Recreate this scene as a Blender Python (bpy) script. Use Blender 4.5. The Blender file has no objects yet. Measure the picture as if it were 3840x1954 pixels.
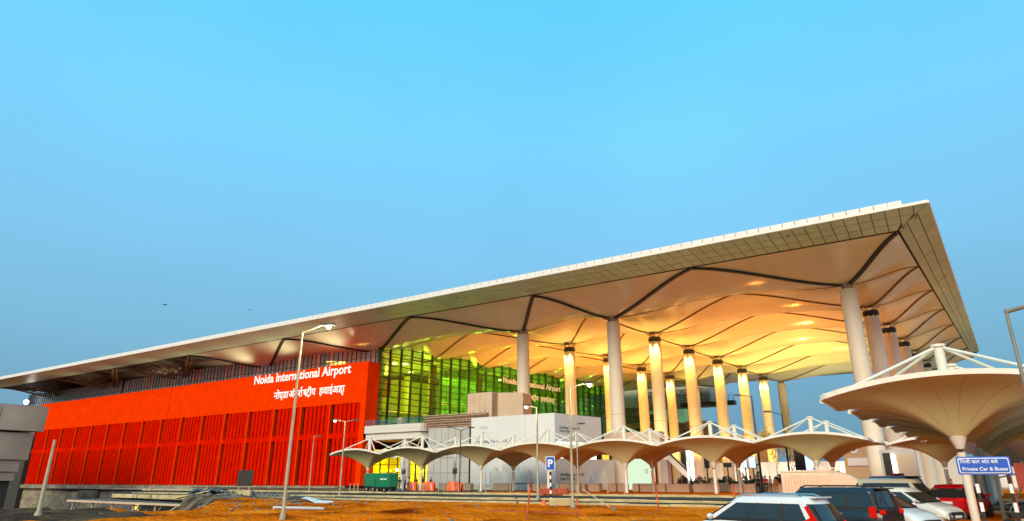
import bpy, bmesh, math, random
from math import sin, cos, pi, radians, hypot, atan2, sqrt
from mathutils import Vector, Matrix
random.seed(7)
SC = bpy.context.scene
COL = SC.collection

# ------------------------------------------------------------------ camera
cam = bpy.data.cameras.new('camera'); cam.sensor_width = 36.0; cam.lens = 22.5
cam.clip_start = 0.3; cam.clip_end = 6000
camo = bpy.data.objects.new('camera', cam); COL.objects.link(camo)
camo.location = (0, 0, 2.0)
HEAD = radians(122.93); PITCH = radians(19.034)
camo.rotation_euler = (pi/2 + PITCH, 0, HEAD - pi/2)
SC.camera = camo

# ------------------------------------------------------------------ sky, sun, exposure
SUN_EL = radians(30); SUN_AZ = radians(98)      # direction the light travels (ground plan)
world = bpy.data.worlds.new('World'); SC.world = world; world.use_nodes = True
nt = world.node_tree; nt.nodes.clear()
wo = nt.nodes.new('ShaderNodeOutputWorld'); bg = nt.nodes.new('ShaderNodeBackground')
sky = nt.nodes.new('ShaderNodeTexSky'); sky.sky_type = 'NISHITA'; sky.sun_disc = False
sky.sun_elevation = radians(4); sky.sun_rotation = pi/2 - (SUN_AZ + pi); sky.ozone_density = 4; sky.dust_density = 1.5
sk_s = nt.nodes.new('ShaderNodeVectorMath'); sk_s.operation = 'SCALE'; sk_s.inputs['Scale'].default_value = 0.12
tc = nt.nodes.new('ShaderNodeTexCoord'); sx = nt.nodes.new('ShaderNodeSeparateXYZ'); rp = nt.nodes.new('ShaderNodeValToRGB')
cr = rp.color_ramp; cr.elements[0].position = 0.0; cr.elements[0].color = (.15, .33, .48, 1)
cr.elements[1].position = 1.0; cr.elements[1].color = (.08, .60, 1.0, 1)
for p, c in ((.10, (.19, .41, .57)), (.2, (.225, .53, .75)), (.32, (.245, .63, .95)), (.48, (.215, .71, 1.08)), (.68, (.13, .69, 1.12))):
    e = cr.elements.new(p); e.color = (*c, 1)
mx = nt.nodes.new('ShaderNodeMix'); mx.data_type = 'RGBA'; mx.inputs[0].default_value = 0.07
nt.links.new(tc.outputs['Generated'], sx.inputs[0]); nt.links.new(sx.outputs['Z'], rp.inputs[0])
nt.links.new(sky.outputs[0], sk_s.inputs[0])
nt.links.new(rp.outputs[0], mx.inputs['A']); nt.links.new(sk_s.outputs[0], mx.inputs['B'])
hz = nt.nodes.new('ShaderNodeTexNoise'); hz.inputs['Scale'].default_value = 2.2; hz.inputs['Detail'].default_value = 5; nt.links.new(tc.outputs['Generated'], hz.inputs['Vector'])
hm = nt.nodes.new('ShaderNodeMapRange'); hm.inputs[1].default_value = .3; hm.inputs[2].default_value = .7; hm.inputs[3].default_value = .955; hm.inputs[4].default_value = 1.045; nt.links.new(hz.outputs['Fac'], hm.inputs[0])
hv = nt.nodes.new('ShaderNodeVectorMath'); hv.operation = 'SCALE'; nt.links.new(mx.outputs['Result'], hv.inputs[0]); nt.links.new(hm.outputs[0], hv.inputs['Scale'])
nt.links.new(hv.outputs[0], bg.inputs[0]); bg.inputs[1].default_value = 1.0
nt.links.new(bg.outputs[0], wo.inputs[0])

sun = bpy.data.lights.new('sun', 'SUN'); sun.energy = 3.5; sun.angle = radians(40); sun.color = (1.0, .80, .50)
suno = bpy.data.objects.new('sun', sun); COL.objects.link(suno)
suno.rotation_euler = Vector((cos(SUN_AZ)*cos(SUN_EL), sin(SUN_AZ)*cos(SUN_EL), -sin(SUN_EL))).to_track_quat('-Z', 'Y').to_euler()
vs = SC.view_settings; vs.view_transform = 'Standard'; vs.look = 'None'; vs.exposure = 0.0; vs.gamma = 1.0
SC.cycles.use_denoising = True
SC.cycles.max_bounces = 8; SC.cycles.transparent_max_bounces = 12; SC.cycles.sample_clamp_indirect = 4.0
SC.cycles.caustics_reflective = False; SC.cycles.caustics_refractive = False

# ------------------------------------------------------------------ materials
MATS = {}
def M(name, col, rough=.6, metal=0., var=.12, scale=1.5, bump=0., bscale=8., emit=0., ecol=None, coat=0., rnd=0., detail=4, spec=.5):
    if name in MATS: return MATS[name]
    m = bpy.data.materials.new(name); m.use_nodes = True
    n = m.node_tree; b = n.nodes['Principled BSDF']
    b.inputs['Roughness'].default_value = rough; b.inputs['Metallic'].default_value = metal
    b.inputs['Coat Weight'].default_value = coat; b.inputs['Specular IOR Level'].default_value = spec
    geo = n.nodes.new('ShaderNodeNewGeometry')
    if var > 0 or rnd > 0:
        nz = n.nodes.new('ShaderNodeTexNoise'); nz.inputs['Scale'].default_value = scale; nz.inputs['Detail'].default_value = detail
        n.links.new(geo.outputs['Position'], nz.inputs['Vector'])
        mr = n.nodes.new('ShaderNodeMapRange'); mr.inputs[1].default_value = .3; mr.inputs[2].default_value = .7
        mr.inputs[3].default_value = 1 - var; mr.inputs[4].default_value = 1 + var
        n.links.new(nz.outputs['Fac'], mr.inputs[0]); val = mr.outputs[0]
        if rnd > 0:
            oi = n.nodes.new('ShaderNodeObjectInfo'); m2 = n.nodes.new('ShaderNodeMapRange')
            m2.inputs[3].default_value = 1 - rnd; m2.inputs[4].default_value = 1 + rnd
            n.links.new(oi.outputs['Random'], m2.inputs[0])
            mu = n.nodes.new('ShaderNodeMath'); mu.operation = 'MULTIPLY'
            n.links.new(val, mu.inputs[0]); n.links.new(m2.outputs[0], mu.inputs[1]); val = mu.outputs[0]
        vm = n.nodes.new('ShaderNodeVectorMath'); vm.operation = 'SCALE'; vm.inputs[0].default_value = col
        n.links.new(val, vm.inputs['Scale']); n.links.new(vm.outputs[0], b.inputs['Base Color'])
    else:
        b.inputs['Base Color'].default_value = (*col, 1)
    if bump > 0:
        n2 = n.nodes.new('ShaderNodeTexNoise'); n2.inputs['Scale'].default_value = bscale; n2.inputs['Detail'].default_value = 6
        n.links.new(geo.outputs['Position'], n2.inputs['Vector'])
        bp = n.nodes.new('ShaderNodeBump'); bp.inputs['Strength'].default_value = bump; bp.inputs['Distance'].default_value = .1
        n.links.new(n2.outputs['Fac'], bp.inputs['Height']); n.links.new(bp.outputs[0], b.inputs['Normal'])
    if emit > 0:
        b.inputs['Emission Color'].default_value = (*(ecol or col), 1); b.inputs['Emission Strength'].default_value = emit
    MATS[name] = m
    return m

def two_tone(name, c1, c2, scale, rough=.9, bump=.4, lo=.42, hi=.6, extra=None, stretch=(1, 1, 1), spec=.15):
    m = bpy.data.materials.new(name); m.use_nodes = True; n = m.node_tree; b = n.nodes['Principled BSDF']
    b.inputs['Roughness'].default_value = rough; b.inputs['Specular IOR Level'].default_value = spec
    geo = n.nodes.new('ShaderNodeNewGeometry'); mp = n.nodes.new('ShaderNodeMapping'); mp.inputs['Scale'].default_value = stretch
    n.links.new(geo.outputs['Position'], mp.inputs[0])
    nz = n.nodes.new('ShaderNodeTexNoise'); nz.inputs['Scale'].default_value = scale; nz.inputs['Detail'].default_value = 8; nz.inputs['Roughness'].default_value = .62
    n.links.new(mp.outputs[0], nz.inputs['Vector'])
    r = n.nodes.new('ShaderNodeValToRGB'); r.color_ramp.elements[0].position = lo; r.color_ramp.elements[1].position = hi
    r.color_ramp.elements[0].color = (*c1, 1); r.color_ramp.elements[1].color = (*c2, 1)
    if extra: e = r.color_ramp.elements.new(extra[0]); e.color = (*extra[1], 1)
    n.links.new(nz.outputs['Fac'], r.inputs[0]); n.links.new(r.outputs[0], b.inputs['Base Color'])
    n3 = n.nodes.new('ShaderNodeTexNoise'); n3.inputs['Scale'].default_value = 3.5; n3.inputs['Detail'].default_value = 10
    n.links.new(geo.outputs['Position'], n3.inputs['Vector'])
    bp = n.nodes.new('ShaderNodeBump'); bp.inputs['Strength'].default_value = bump; bp.inputs['Distance'].default_value = .35
    n.links.new(n3.outputs['Fac'], bp.inputs['Height']); n.links.new(bp.outputs[0], b.inputs['Normal'])
    MATS[name] = m
    return m

def glass_tint(name, tint, gloss=(.9, .95, 1), refl=.06, rough=.02):
    m = bpy.data.materials.new(name); m.use_nodes = True; n = m.node_tree; n.nodes.clear()
    o = n.nodes.new('ShaderNodeOutputMaterial'); t = n.nodes.new('ShaderNodeBsdfTransparent'); g = n.nodes.new('ShaderNodeBsdfGlossy')
    t.inputs[0].default_value = (*tint, 1); g.inputs[0].default_value = (*gloss, 1); g.inputs['Roughness'].default_value = rough
    ly = n.nodes.new('ShaderNodeLayerWeight'); ly.inputs[0].default_value = .5
    lw = n.nodes.new('ShaderNodeMath'); lw.operation = 'POWER'; lw.inputs[1].default_value = 4.0; n.links.new(ly.outputs['Facing'], lw.inputs[0])
    ad = n.nodes.new('ShaderNodeMath'); ad.operation = 'ADD'; ad.inputs[1].default_value = refl + .03; ad.use_clamp = True
    n.links.new(lw.outputs[0], ad.inputs[0])
    mxs = n.nodes.new('ShaderNodeMixShader'); n.links.new(ad.outputs[0], mxs.inputs[0])
    n.links.new(t.outputs[0], mxs.inputs[1]); n.links.new(g.outputs[0], mxs.inputs[2]); n.links.new(mxs.outputs[0], o.inputs[0])
    MATS[name] = m
    return m

def emitter(name, col, strength):
    m = bpy.data.materials.new(name); m.use_nodes = True; n = m.node_tree; n.nodes.clear()
    o = n.nodes.new('ShaderNodeOutputMaterial'); e = n.nodes.new('ShaderNodeEmission')
    e.inputs[0].default_value = (*col, 1); e.inputs[1].default_value = strength; n.links.new(e.outputs[0], o.inputs[0])
    MATS[name] = m
    return m

# ------------------------------------------------------------------ mesh helpers
class MB:
    def __init__(s): s.v = []; s.f = []; s.fix = False
    def add(s, vs, fs):
        k = len(s.v); s.v += [tuple(p) for p in vs]; s.f += [tuple(i + k for i in f) for f in fs]; return s
    def box(s, x0, x1, y0, y1, z0, z1):
        return s.add([(x0,y0,z0),(x1,y0,z0),(x1,y1,z0),(x0,y1,z0),(x0,y0,z1),(x1,y0,z1),(x1,y1,z1),(x0,y1,z1)],
                     [(3,2,1,0),(4,5,6,7),(0,1,5,4),(1,2,6,5),(2,3,7,6),(3,0,4,7)])
    def bar(s, a, b, w, h=None, up=(0,0,1)):
        h = h or w; a = Vector(a); b = Vector(b); d = (b-a).normalized(); u = Vector(up)
        if abs(d.dot(u)) > .98: u = Vector((1,0,0))
        r = d.cross(u).normalized(); u = r.cross(d)
        P = [p + r*(i*w/2) + u*(j*h/2) for p in (a, b) for i, j in ((-1,-1),(1,-1),(1,1),(-1,1))]
        return s.add(P, [(0,1,2,3),(7,6,5,4),(0,4,5,1),(1,5,6,2),(2,6,7,3),(3,7,4,0)])
    def tube(s, a, b, r0, r1=None, n=10, cap=True):
        r1 = r0 if r1 is None else r1; a = Vector(a); b = Vector(b); d = (b-a).normalized()
        u = Vector((0,0,1)) if abs(d.z) < .95 else Vector((1,0,0)); e = d.cross(u).normalized(); g = d.cross(e)
        P = [p + (e*cos(2*pi*k/n) + g*sin(2*pi*k/n))*r for p, r in ((a,r0),(b,r1)) for k in range(n)]
        F = [(k, k+n, (k+1)%n+n, (k+1)%n) for k in range(n)]
        if cap: F += [tuple(range(n)), tuple(range(2*n-1, n-1, -1))]
        return s.add(P, F)
    def path(s, pts, r, n=8):
        for a, b in zip(pts, pts[1:]): s.tube(a, b, r, r, n)
        return s
    def lathe(s, prof, c=(0,0,0), n=24):
        P = [(c[0]+r*cos(2*pi*k/n), c[1]+r*sin(2*pi*k/n), c[2]+z) for r, z in prof for k in range(n)]
        F = [(i*n+k, i*n+(k+1)%n, (i+1)*n+(k+1)%n, (i+1)*n+k) for i in range(len(prof)-1) for k in range(n)]
        F += [tuple(range(n-1, -1, -1)), tuple(range((len(prof)-1)*n, len(prof)*n))]
        return s.add(P, F)
    def prism(s, poly, z0, z1):
        n = len(poly)
        return s.add([(x,y,z0) for x,y in poly] + [(x,y,z1) for x,y in poly],
                     [tuple(range(n-1,-1,-1)), tuple(range(n,2*n))] + [(k,(k+1)%n,(k+1)%n+n,k+n) for k in range(n)])
    def slab(s, quad, t, nrm):           # quad (any planar/bilinear ring) thickened along nrm
        s.fix = True; n = len(quad); d = Vector(nrm).normalized()*t
        return s.add([Vector(p) for p in quad] + [Vector(p)+d for p in quad],
                     [tuple(range(n)), tuple(range(2*n-1, n-1, -1))] + [((k+1)%n, k, k+n, (k+1)%n+n) for k in range(n)])
    def grid(s, P):                      # rows of points
        r, c = len(P), len(P[0])
        return s.add([p for row in P for p in row], [(i*c+j, i*c+j+1, (i+1)*c+j+1, (i+1)*c+j) for i in range(r-1) for j in range(c-1)])
    def sphere(s, c, r, n=10, m=6, sc=(1,1,1)):
        return s.lathe([(max(r*sin(pi*i/m),1e-3), -r*cos(pi*i/m)*sc[2]) for i in range(m+1)], c, n)
    def mesh(s, name):
        me = bpy.data.meshes.new(name); me.from_pydata(s.v, [], s.f); me.update()
        if s.fix:
            bm = bmesh.new(); bm.from_mesh(me); bmesh.ops.recalc_face_normals(bm, faces=bm.faces); bm.to_mesh(me); bm.free()
        return me
    def build(s, name, mat, parent=None, smooth=False, bevel=0., auto=None):
        me = s.mesh(name)
        if smooth: me.polygons.foreach_set('use_smooth', [True]*len(me.polygons))
        return link(name, me, mat, parent, bevel, auto if auto else (35 if smooth else None))

def link(name, me, mat, parent=None, bevel=0., auto=None):
    if mat is not None and len(me.materials) == 0: me.materials.append(MATS[mat] if isinstance(mat, str) else mat)
    if auto: 
        try: me.set_sharp_from_angle(angle=radians(auto))
        except Exception: pass
    o = bpy.data.objects.new(name, me); COL.objects.link(o)
    if parent is not None: o.parent = parent
    if bevel > 0:
        b = o.modifiers.new('bevel', 'BEVEL'); b.width = bevel; b.segments = 2; b.limit_method = 'ANGLE'; b.angle_limit = radians(40)
    return o

def tag(o, label, cat, group=None, kind=None):
    if label: o['label'] = label
    if cat: o['category'] = cat
    if group: o['group'] = group
    if kind: o['kind'] = kind
    return o
def thing(name, label, cat, loc=(0,0,0), rz=0., group=None):
    o = bpy.data.objects.new(name, None); COL.objects.link(o); o.location = loc; o.rotation_euler = (0,0,rz); o.empty_display_size = .3
    return tag(o, label, cat, group)
def struct(o): o['kind'] = 'structure'; return o
def kids(o): return [c for c in bpy.data.objects if c.parent == o]
def copy_tree(o, parent=None, ch=None):
    c = o.copy(); COL.objects.link(c); c.parent = parent
    for k in CH.get(o.name, []) if ch is None else ch: copy_tree(k, c)
    return c
CH = {}
def scan(o):
    CH.clear()
    for c in bpy.data.objects:
        if c.parent: CH.setdefault(c.parent.name, []).append(c)
def text(body, size, mat, parent, mtx, extrude=.05, offset=0., name='lettering', align='LEFT', sx=1.):
    c = bpy.data.curves.new('lettering', 'FONT'); c.body = body; c.size = size; c.extrude = extrude; c.offset = offset; c.align_x = align
    c.resolution_u = 3
    t = bpy.data.objects.new('tmp', c); COL.objects.link(t)
    me = bpy.data.meshes.new_from_object(t); bpy.data.objects.remove(t); bpy.data.curves.remove(c)
    me.materials.clear()
    o = link(name, me, mat, parent); o.matrix_basis = mtx @ Matrix.Diagonal((sx, 1, 1, 1))
    return o
def face_mtx(origin, xdir, up=(0,0,1)):      # text plane: x along xdir, y up, normal out
    x = Vector(xdir).normalized(); y = Vector(up).normalized(); z = x.cross(y); y = z.cross(x)
    m = Matrix((x, y, z)).transposed().to_4x4(); m.translation = Vector(origin); return m
ORD = ['first','second','third','fourth','fifth','sixth','seventh','eighth','ninth','tenth','eleventh','twelfth','thirteenth','fourteenth']

def spot(name, loc, tgt, power, col, size=radians(90), blend=.8, radius=.3, parent=None):
    l = bpy.data.lights.new(name, 'SPOT'); l.energy = power; l.color = col; l.spot_size = size; l.spot_blend = blend; l.shadow_soft_size = radius
    o = bpy.data.objects.new(name, l); COL.objects.link(o); o.location = loc
    o.rotation_euler = (Vector(tgt)-Vector(loc)).to_track_quat('-Z','Y').to_euler()
    if parent is not None: o.parent = parent
    return o
def point(name, loc, power, col, radius=.2, parent=None):
    l = bpy.data.lights.new(name, 'POINT'); l.energy = power; l.color = col; l.shadow_soft_size = radius
    o = bpy.data.objects.new(name, l); COL.objects.link(o); o.location = loc
    if parent is not None: o.parent = parent
    return o
def area(name, loc, tgt, power, col, sx_, sy_, parent=None):
    l = bpy.data.lights.new(name, 'AREA'); l.shape = 'RECTANGLE'; l.size = sx_; l.size_y = sy_; l.energy = power; l.color = col
    o = bpy.data.objects.new(name, l); COL.objects.link(o); o.location = loc
    o.rotation_euler = (Vector(tgt)-Vector(loc)).to_track_quat('-Z','Y').to_euler()
    if parent is not None: o.parent = parent
    return o
WP = {}
def wthing(name, label, cat, loc, group=None):       # parts are written in world coordinates
    o = thing(name, label, cat, loc, 0, group); WP[o.name] = Matrix.Translation(-Vector(loc)); return o
_link0 = link
def link(name, me, mat, parent=None, bevel=0., auto=None):
    o = _link0(name, me, mat, parent, bevel, auto)
    p = parent
    if p is not None and p.name in WP: o.matrix_parent_inverse = WP[p.name]
    return o
def W(o):                                             # light or text parented to a world-coordinate thing
    if o.parent is not None and o.parent.name in WP: o.matrix_parent_inverse = WP[o.parent.name]
    return o

# ------------------------------------------------------------------ material set
two_tone('dirt', (.16,.026,.003), (.92,.25,.016), .20, rough=1, bump=1., lo=.34, hi=.66, extra=(.47,(.66,.135,.005)), stretch=(.6,1.6,1), spec=0)
two_tone('dark_rubble', (.05,.035,.022), (.26,.19,.12), .5, rough=1, bump=1., stretch=(.5,1.8,1))
two_tone('dark_soil', (.045,.024,.012), (.13,.07,.028), .35, rough=.95, bump=.8)
two_tone('asphalt', (.012,.014,.015), (.075,.075,.065), .45, rough=.85, bump=.15, stretch=(.25,1.6,1))
two_tone('paving', (.36,.28,.20), (.50,.42,.32), .5, rough=.85, bump=.1)
two_tone('concrete', (.24,.20,.15), (.40,.34,.26), .35, rough=.9, bump=.2, stretch=(1,1,2.5))
two_tone('concrete_dark', (.09,.08,.07), (.18,.16,.14), .35, rough=.9, bump=.2, stretch=(1,1,2.5))
M('kerb', (.52,.42,.22), .85, var=.3, scale=1.2)
M('white_roof', (.80,.78,.76), .45, var=.05, scale=.6)
M('soffit', (.51,.70,.58), .40, var=.08, scale=.35, rnd=.05)
M('joint', (.05,.045,.04), .9, var=0)
M('membrane', (.75,.79,.67), .16, var=.05, scale=.25, spec=.7)
M('gutter', (.022,.02,.02), .5, var=.1)
M('gutter_brown', (.16,.085,.04), .55, var=.1)
M('deck_dark', (.05,.045,.04), .8, var=.2)
M('truss_steel', (.20,.13,.07), .6, var=.3, scale=.8)
M('column', (.80,.72,.60), .55, var=.06, scale=.4)
M('collar', (.012,.014,.03), .3, var=0)
M('head_steel', (.42,.36,.32), .5, var=.1)
M('red', (.86,.042,.0005), .9, var=.10, scale=.5, spec=0.); M('red_fin', (.66,.009,.0005), .9, var=.14, scale=.5, spec=0.)
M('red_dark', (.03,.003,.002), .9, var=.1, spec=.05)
M('white_letter', (.88,.88,.88), .4, var=0, emit=.30)
M('mullion', (.012,.02,.006), .5, var=0); M('mullion_fin', (.05,.10,.012), .5, var=.2)
M('mullion_blue', (.05,.08,.10), .5, var=0)
glass_tint('glass_green', (.58,.74,.30), refl=.0)
glass_tint('glass_blue', (.62,.78,.82), refl=.22)
glass_tint('clear_glass', (.8,.9,.85), refl=.06)
M('interior_wall', (.75,.62,.30), .8, var=.25, scale=.08)
M('interior_green', (.35,.50,.25), .8, var=.35, scale=.12)
M('slab_white', (.72,.68,.64), .6, var=.06)
M('panel_white', (.72,.71,.705), .55, var=.04, scale=.3)
M('panel_grey', (.50,.48,.46), .6, var=.06, scale=.4)
M('tan', (.62,.46,.34), .7, var=.08, scale=.4); M('tan_mid', (.52,.36,.21), .7, var=.10, scale=.4)
M('tan_dark', (.28,.17,.09), .8, var=.25, scale=1.5)
M('black', (.008,.008,.01), .5, var=0)
M('canopy', (.66,.57,.30), .5, var=.05, scale=.5)
M('canopy_white', (.84,.78,.70), .45, var=.04)
M('galv', (.40,.34,.22), .5, metal=0., var=.2, scale=2)
M('dark_metal', (.05,.05,.05), .5, var=.2)
M('green_paint', (.008,.20,.085), .28, var=.15, scale=2, coat=.4)
M('orange_barrier', (.85,.12,.01), .5, var=.15, scale=3)
M('planter', (.82,.60,.44), .75, var=.08, scale=1)
M('rust_pole', (.38,.07,.03), .7, var=.3, scale=4)
M('sign_blue', (.008,.10,.58), .4, var=.05)
M('sign_white', (.82,.86,.90), .4, var=0)
M('print_dark', (.06,.06,.06), .7, var=0)
M('print_blue', (.44,.52,.60), .7, var=.3, scale=.8)
M('print_green', (.54,.56,.50), .7, var=.3, scale=.8)
M('print_grey', (.54,.55,.56), .7, var=.2, scale=.8)
emitter('lamp_white', (1,.90,.50), 14)
emitter('lamp_yellow', (1,.80,.25), 30)
emitter('lamp_small', (1,.97,.9), 25)
emitter('strip_yellow', (1.0,.86,.10), 4); emitter('ring_yellow', (1.0,.75,.12), 1.5)
emitter('screen', (.55,.70,1.0), 1.6)
emitter('glow_white', (.85,1.0,.85), 2.2)

# ------------------------------------------------------------------ ground
def smooth(t): t = max(0., min(1., t)); return t*t*(3-2*t)
def noise2(x, y): return sin(x*.37+1.3)*cos(y*.53-.4) + .5*sin(x*1.1-y*.7+2.1) + .3*sin(x*2.3+y*1.9)
def pit(x, y):
    r = (-x/1.62) - y                                   # >0 left of the pit's bank
    a = smooth((r+1.5+1.2*sin(x*.2))/5); b = smooth((y-24-1.5*sin(x*.13))/4); c = smooth((100-y)/2)
    return a*b*c
def gz(x, y):
    z = .8*max(0., min(1., (y-20)/48))
    if y < 44 and x < -4:                                # loose dirt in front of the road
        k = smooth((44-y)/8)*smooth((-4-x)/6)*smooth((y-6)/6)
        z += k*(.10 + .10*noise2(x, y) + .07*noise2(x*1.7+3, y*2.9) + .05*noise2(x*4.1, y*3.7+1))
        z += k*.08*math.exp(-((x+37)**2/60 + (y-33)**2/10)) + k*.12*math.exp(-((x+27)**2/40 + (y-33.5)**2/8))
    if x < -30:
        z += .30*math.exp(-((x+58)**2/90 + (y-40)**2/9)) + .35*math.exp(-((x+72)**2/80 + (y-47)**2/14))
    if x > -12 and 14 < y < 34: z -= .12*smooth((x+12)/4)*smooth((34-y)/6)
    return z - 7.2*pit(x, y)
def axis(ranges):
    out = []
    for a, b, st in ranges:
        n = max(1, int(round((b-a)/st))); out += [a+(b-a)*i/n for i in range(n)]
    return out + [ranges[-1][1]]
gx = axis([(-4000,-600,850),(-600,-270,55),(-270,-110,4),(-110,14,.8),(14,60,6),(60,600,90),(600,4000,850)])
gy = axis([(-3000,-200,700),(-200,6,26),(6,62,.8),(62,104,2),(104,260,26),(260,5000,950)])
b = MB(); b.grid([[(x, y, gz(x, y)) for x in gx] for y in gy])
g = b.build('ground', 'dirt', smooth=True); struct(g)
# darker soil in and near the pit: second material slot chosen by place
g.data.materials.append(MATS['dark_soil']); g.data.materials.append(MATS['dark_rubble'])
for p in g.data.polygons:
    c = p.center
    if pit(c.x, c.y) > .25 or (c.x < -38 and c.y < 24 and c.y > 0): p.material_index = 1
    elif c.x < -46 + 2*sin(c.y*.9) and c.y > 37 + 1.5*sin(c.x*.35) and c.y < 100: p.material_index = 2

def strip(name, mat, x0, x1, y0, y1, dz, n=40, zf=None):
    b = MB(); rows = []
    for y in (y0, (y0+y1)/2, y1):
        rows.append([(x0+(x1-x0)*i/n, y, (zf or base_z)(y)+dz) for i in range(n+1)])
    b.grid(rows); return struct(b.build(name, mat, smooth=True))
def base_z(y): return .8*max(0., min(1., (y-20)/48))
strip('road', 'asphalt', -95, 40, 44.6, 48.6, .03)
strip('road', 'asphalt', -105, 40, 50.6, 58.5, .03)
strip('plaza', 'paving', -128, 60, 61.2, 240, .03, zf=lambda y: .8*max(0, min(1, (y-20)/48)))
for yy, x0, x1, h in ((44.3,-88,30,.13),(48.8,-92,34,.13),(50.4,-92,34,.13),(58.7,-104,40,.14),(61.0,-112,40,.14)):
    b = MB(); x = x0
    while x < x1:
        l = 3.0; gap = .25 if random.random() < .12 else .02
        if random.random() > .06: b.box(x, x+l-gap, yy-.14, yy+.14, base_z(yy)-.3, base_z(yy)+h+random.uniform(-.02,.02))
        x += l
    struct(b.build('kerb', 'kerb'))
# ------------------------------------------------------------------ terminal roof
DR = .095                                              # the rows run 5 degrees off square
def RX(x, y): return x + DR*(y-100)
XC = [-246.9,-210.0,-173.1,-136.2,-99.4,-62.3,-44.0,-7.5]
XM = [-265.0] + [(a+b)/2 for a, b in zip(XC, XC[1:])] + [.9]
YC = [100+15.6*j for j in range(7)]; YM = [90.2] + [107.8+15.6*j for j in range(7)]
ZV, ZR = 28.7, 32.0
roof = wthing('terminal_roof', 'huge overhanging terminal roof with rippled white ceiling and panelled eaves', 'roof', (-60, 100, 28))
def sm(t): return .22*t + .78*t*t*(3-2*t)
def colp(i, j): return Vector((RX(XC[i], YC[j]), YC[j], ZV))
def crp(i, j): return Vector((RX(XM[i], YM[j]), YM[j], ZR))   # crest i lies left of column i, row j lies in front of row j
def lerp(a, b, t): return a + (b-a)*t
def edge(a, b, t):
    p = lerp(a, b, t); p.z = a.z + (b.z-a.z)*sm(t); return p
def diamond(cl, cn, crr, cf, hi_first):
    # bilinear patch, opposite corners low (columns) and high (crests)
    n = 10; rows = []
    for i in range(n+1):
        row = []
        for j in range(n+1):
            s, t = i/n, j/n
            p = cl*(1-s)*(1-t) + cn*s*(1-t) + cf*(1-s)*t + crr*s*t
            S, T = sm(s), sm(t); h = S*(1-T) + T*(1-S)
            if hi_first: h = 1-h
            h -= .17*sin(pi*s)*sin(pi*t)
            p.z = ZV + (ZR-ZV)*h; row.append(p)
        rows.append(row)
    return rows
def tri(a, b, c, za, zb, zc, n=10):
    rows = []
    for i in range(n+1):
        s = i/n; row = []
        for j in range(n+1):
            t = j/n; base = lerp(b, c, t); p = lerp(a, base, s)
            zb_ = zb + (zc-zb)*t; p.z = za + (zb_-za)*(sm(s)) - .45*sin(pi*s)*sin(pi*t)
            row.append(p)
        rows.append(row)
    return rows
def panel(rows):
    b = MB(); c = sum((p for r in rows for p in r), Vector())/(len(rows)*len(rows[0]))
    b.grid([[c + (p-c)*.992 for p in r] for r in rows])
    o = b.build('membrane_panel', 'membrane', roof, smooth=True, auto=80)
    return o
NJ = len(YC)
for j in range(NJ):
    for i in range(len(XC)):
        # type 1: between columns i and i+1 in row j (crest in front, crest behind)
        if i+1 < len(XC) and not (j == 0 and i < 3): panel(diamond(colp(i,j), crp(i+1,j), colp(i+1,j), crp(i+1,j+1), False))
        # type 2: between rows j and j+1 on column line i
        if j+1 < NJ: panel(diamond(crp(i,j+1), colp(i,j), crp(i+1,j+1), colp(i,j+1), True))
    panel(tri(colp(7,j), crp(8,j), crp(8,j+1), ZV, ZR, ZR))             # half panels along the right eave
for i in range(len(XC)):
    if i >= 3: panel(tri(colp(i,0), crp(i,0), crp(i+1,0), ZV, ZR, ZR))   # front half panels (the leftmost bays are still open)
    panel(tri(colp(i,NJ-1), crp(i,NJ), crp(i+1,NJ), ZV, ZR, ZR))         # rear half panels
def ribbon(a, b, w, h, mat, name, drop=.12, n=12):
    pts = [edge(a, b, k/n) - Vector((0,0,drop)) for k in range(n+1)]
    d = (b-a); s = Vector((-d.y, d.x, 0)).normalized()*w/2
    m = MB(); rows = [[p-s for p in pts], [p-s*.7-Vector((0,0,h)) for p in pts], [p+s*.7-Vector((0,0,h)) for p in pts], [p+s for p in pts]]
    m.grid(rows); return m.build(name, mat, roof, smooth=False)
for j in range(NJ):
    for i in range(len(XC)):
        for c in (crp(i,j), crp(i+1,j)):
            if j == 0: 
                if i >= 3: ribbon(colp(i,0), c, .70, .26, 'gutter', 'valley_gutter', .02)
            else: ribbon(colp(i,j), c, .36, .14, 'gutter_brown', 'valley_gutter', .03)
        for c in (crp(i,j+1), crp(i+1,j+1)):
            if i >= 3: ribbon(colp(i,j), c, .16, .08, 'gutter_brown', 'seam', .02)
# exposed trusses in the bays that have no ceiling yet
def truss(a, b, dz=2.6, n=9):
    m = MB(); up = Vector((0,0,1))
    pa = [edge(a, b, k/n) for k in range(n+1)]; pb = [Vector((p.x, p.y, ZR+.1)) for p in pa]
    for k in range(n):
        m.bar(pa[k], pa[k+1], .34); m.bar(pb[k], pb[k+1], .3)
        m.bar(pa[k], pb[k+1] if k % 2 else pb[k], .16); m.bar(pa[k+1], pb[k], .16)
    s = Vector((.9, .5, 0))
    for k in range(n+1): m.bar(pa[k], pa[k]+s, .14)
    for k in range(n): m.bar(pa[k]+s, pa[k+1]+s, .26)
    return m.build('truss', 'truss_steel', roof)
for i in range(3):
    for c in (crp(i,0), crp(i+1,0)): truss(colp(i,0), c)
    m = MB(); c = colp(i,0); m.bar(c+Vector((0,0,-5)), c+Vector((0,0,3.4)), 1.1, 1.1)
    for k in range(6): m.bar((c.x-14+5*k, 91, 32), (c.x-14+5*k, 99, 30.2+.1*k), .2)
    for k in range(-2, 3): m.bar((c.x, 100, 29.2), (c.x+7*k, 91.5, 31.8), .18)
    m.build('truss_post', 'truss_steel', roof)

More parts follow.
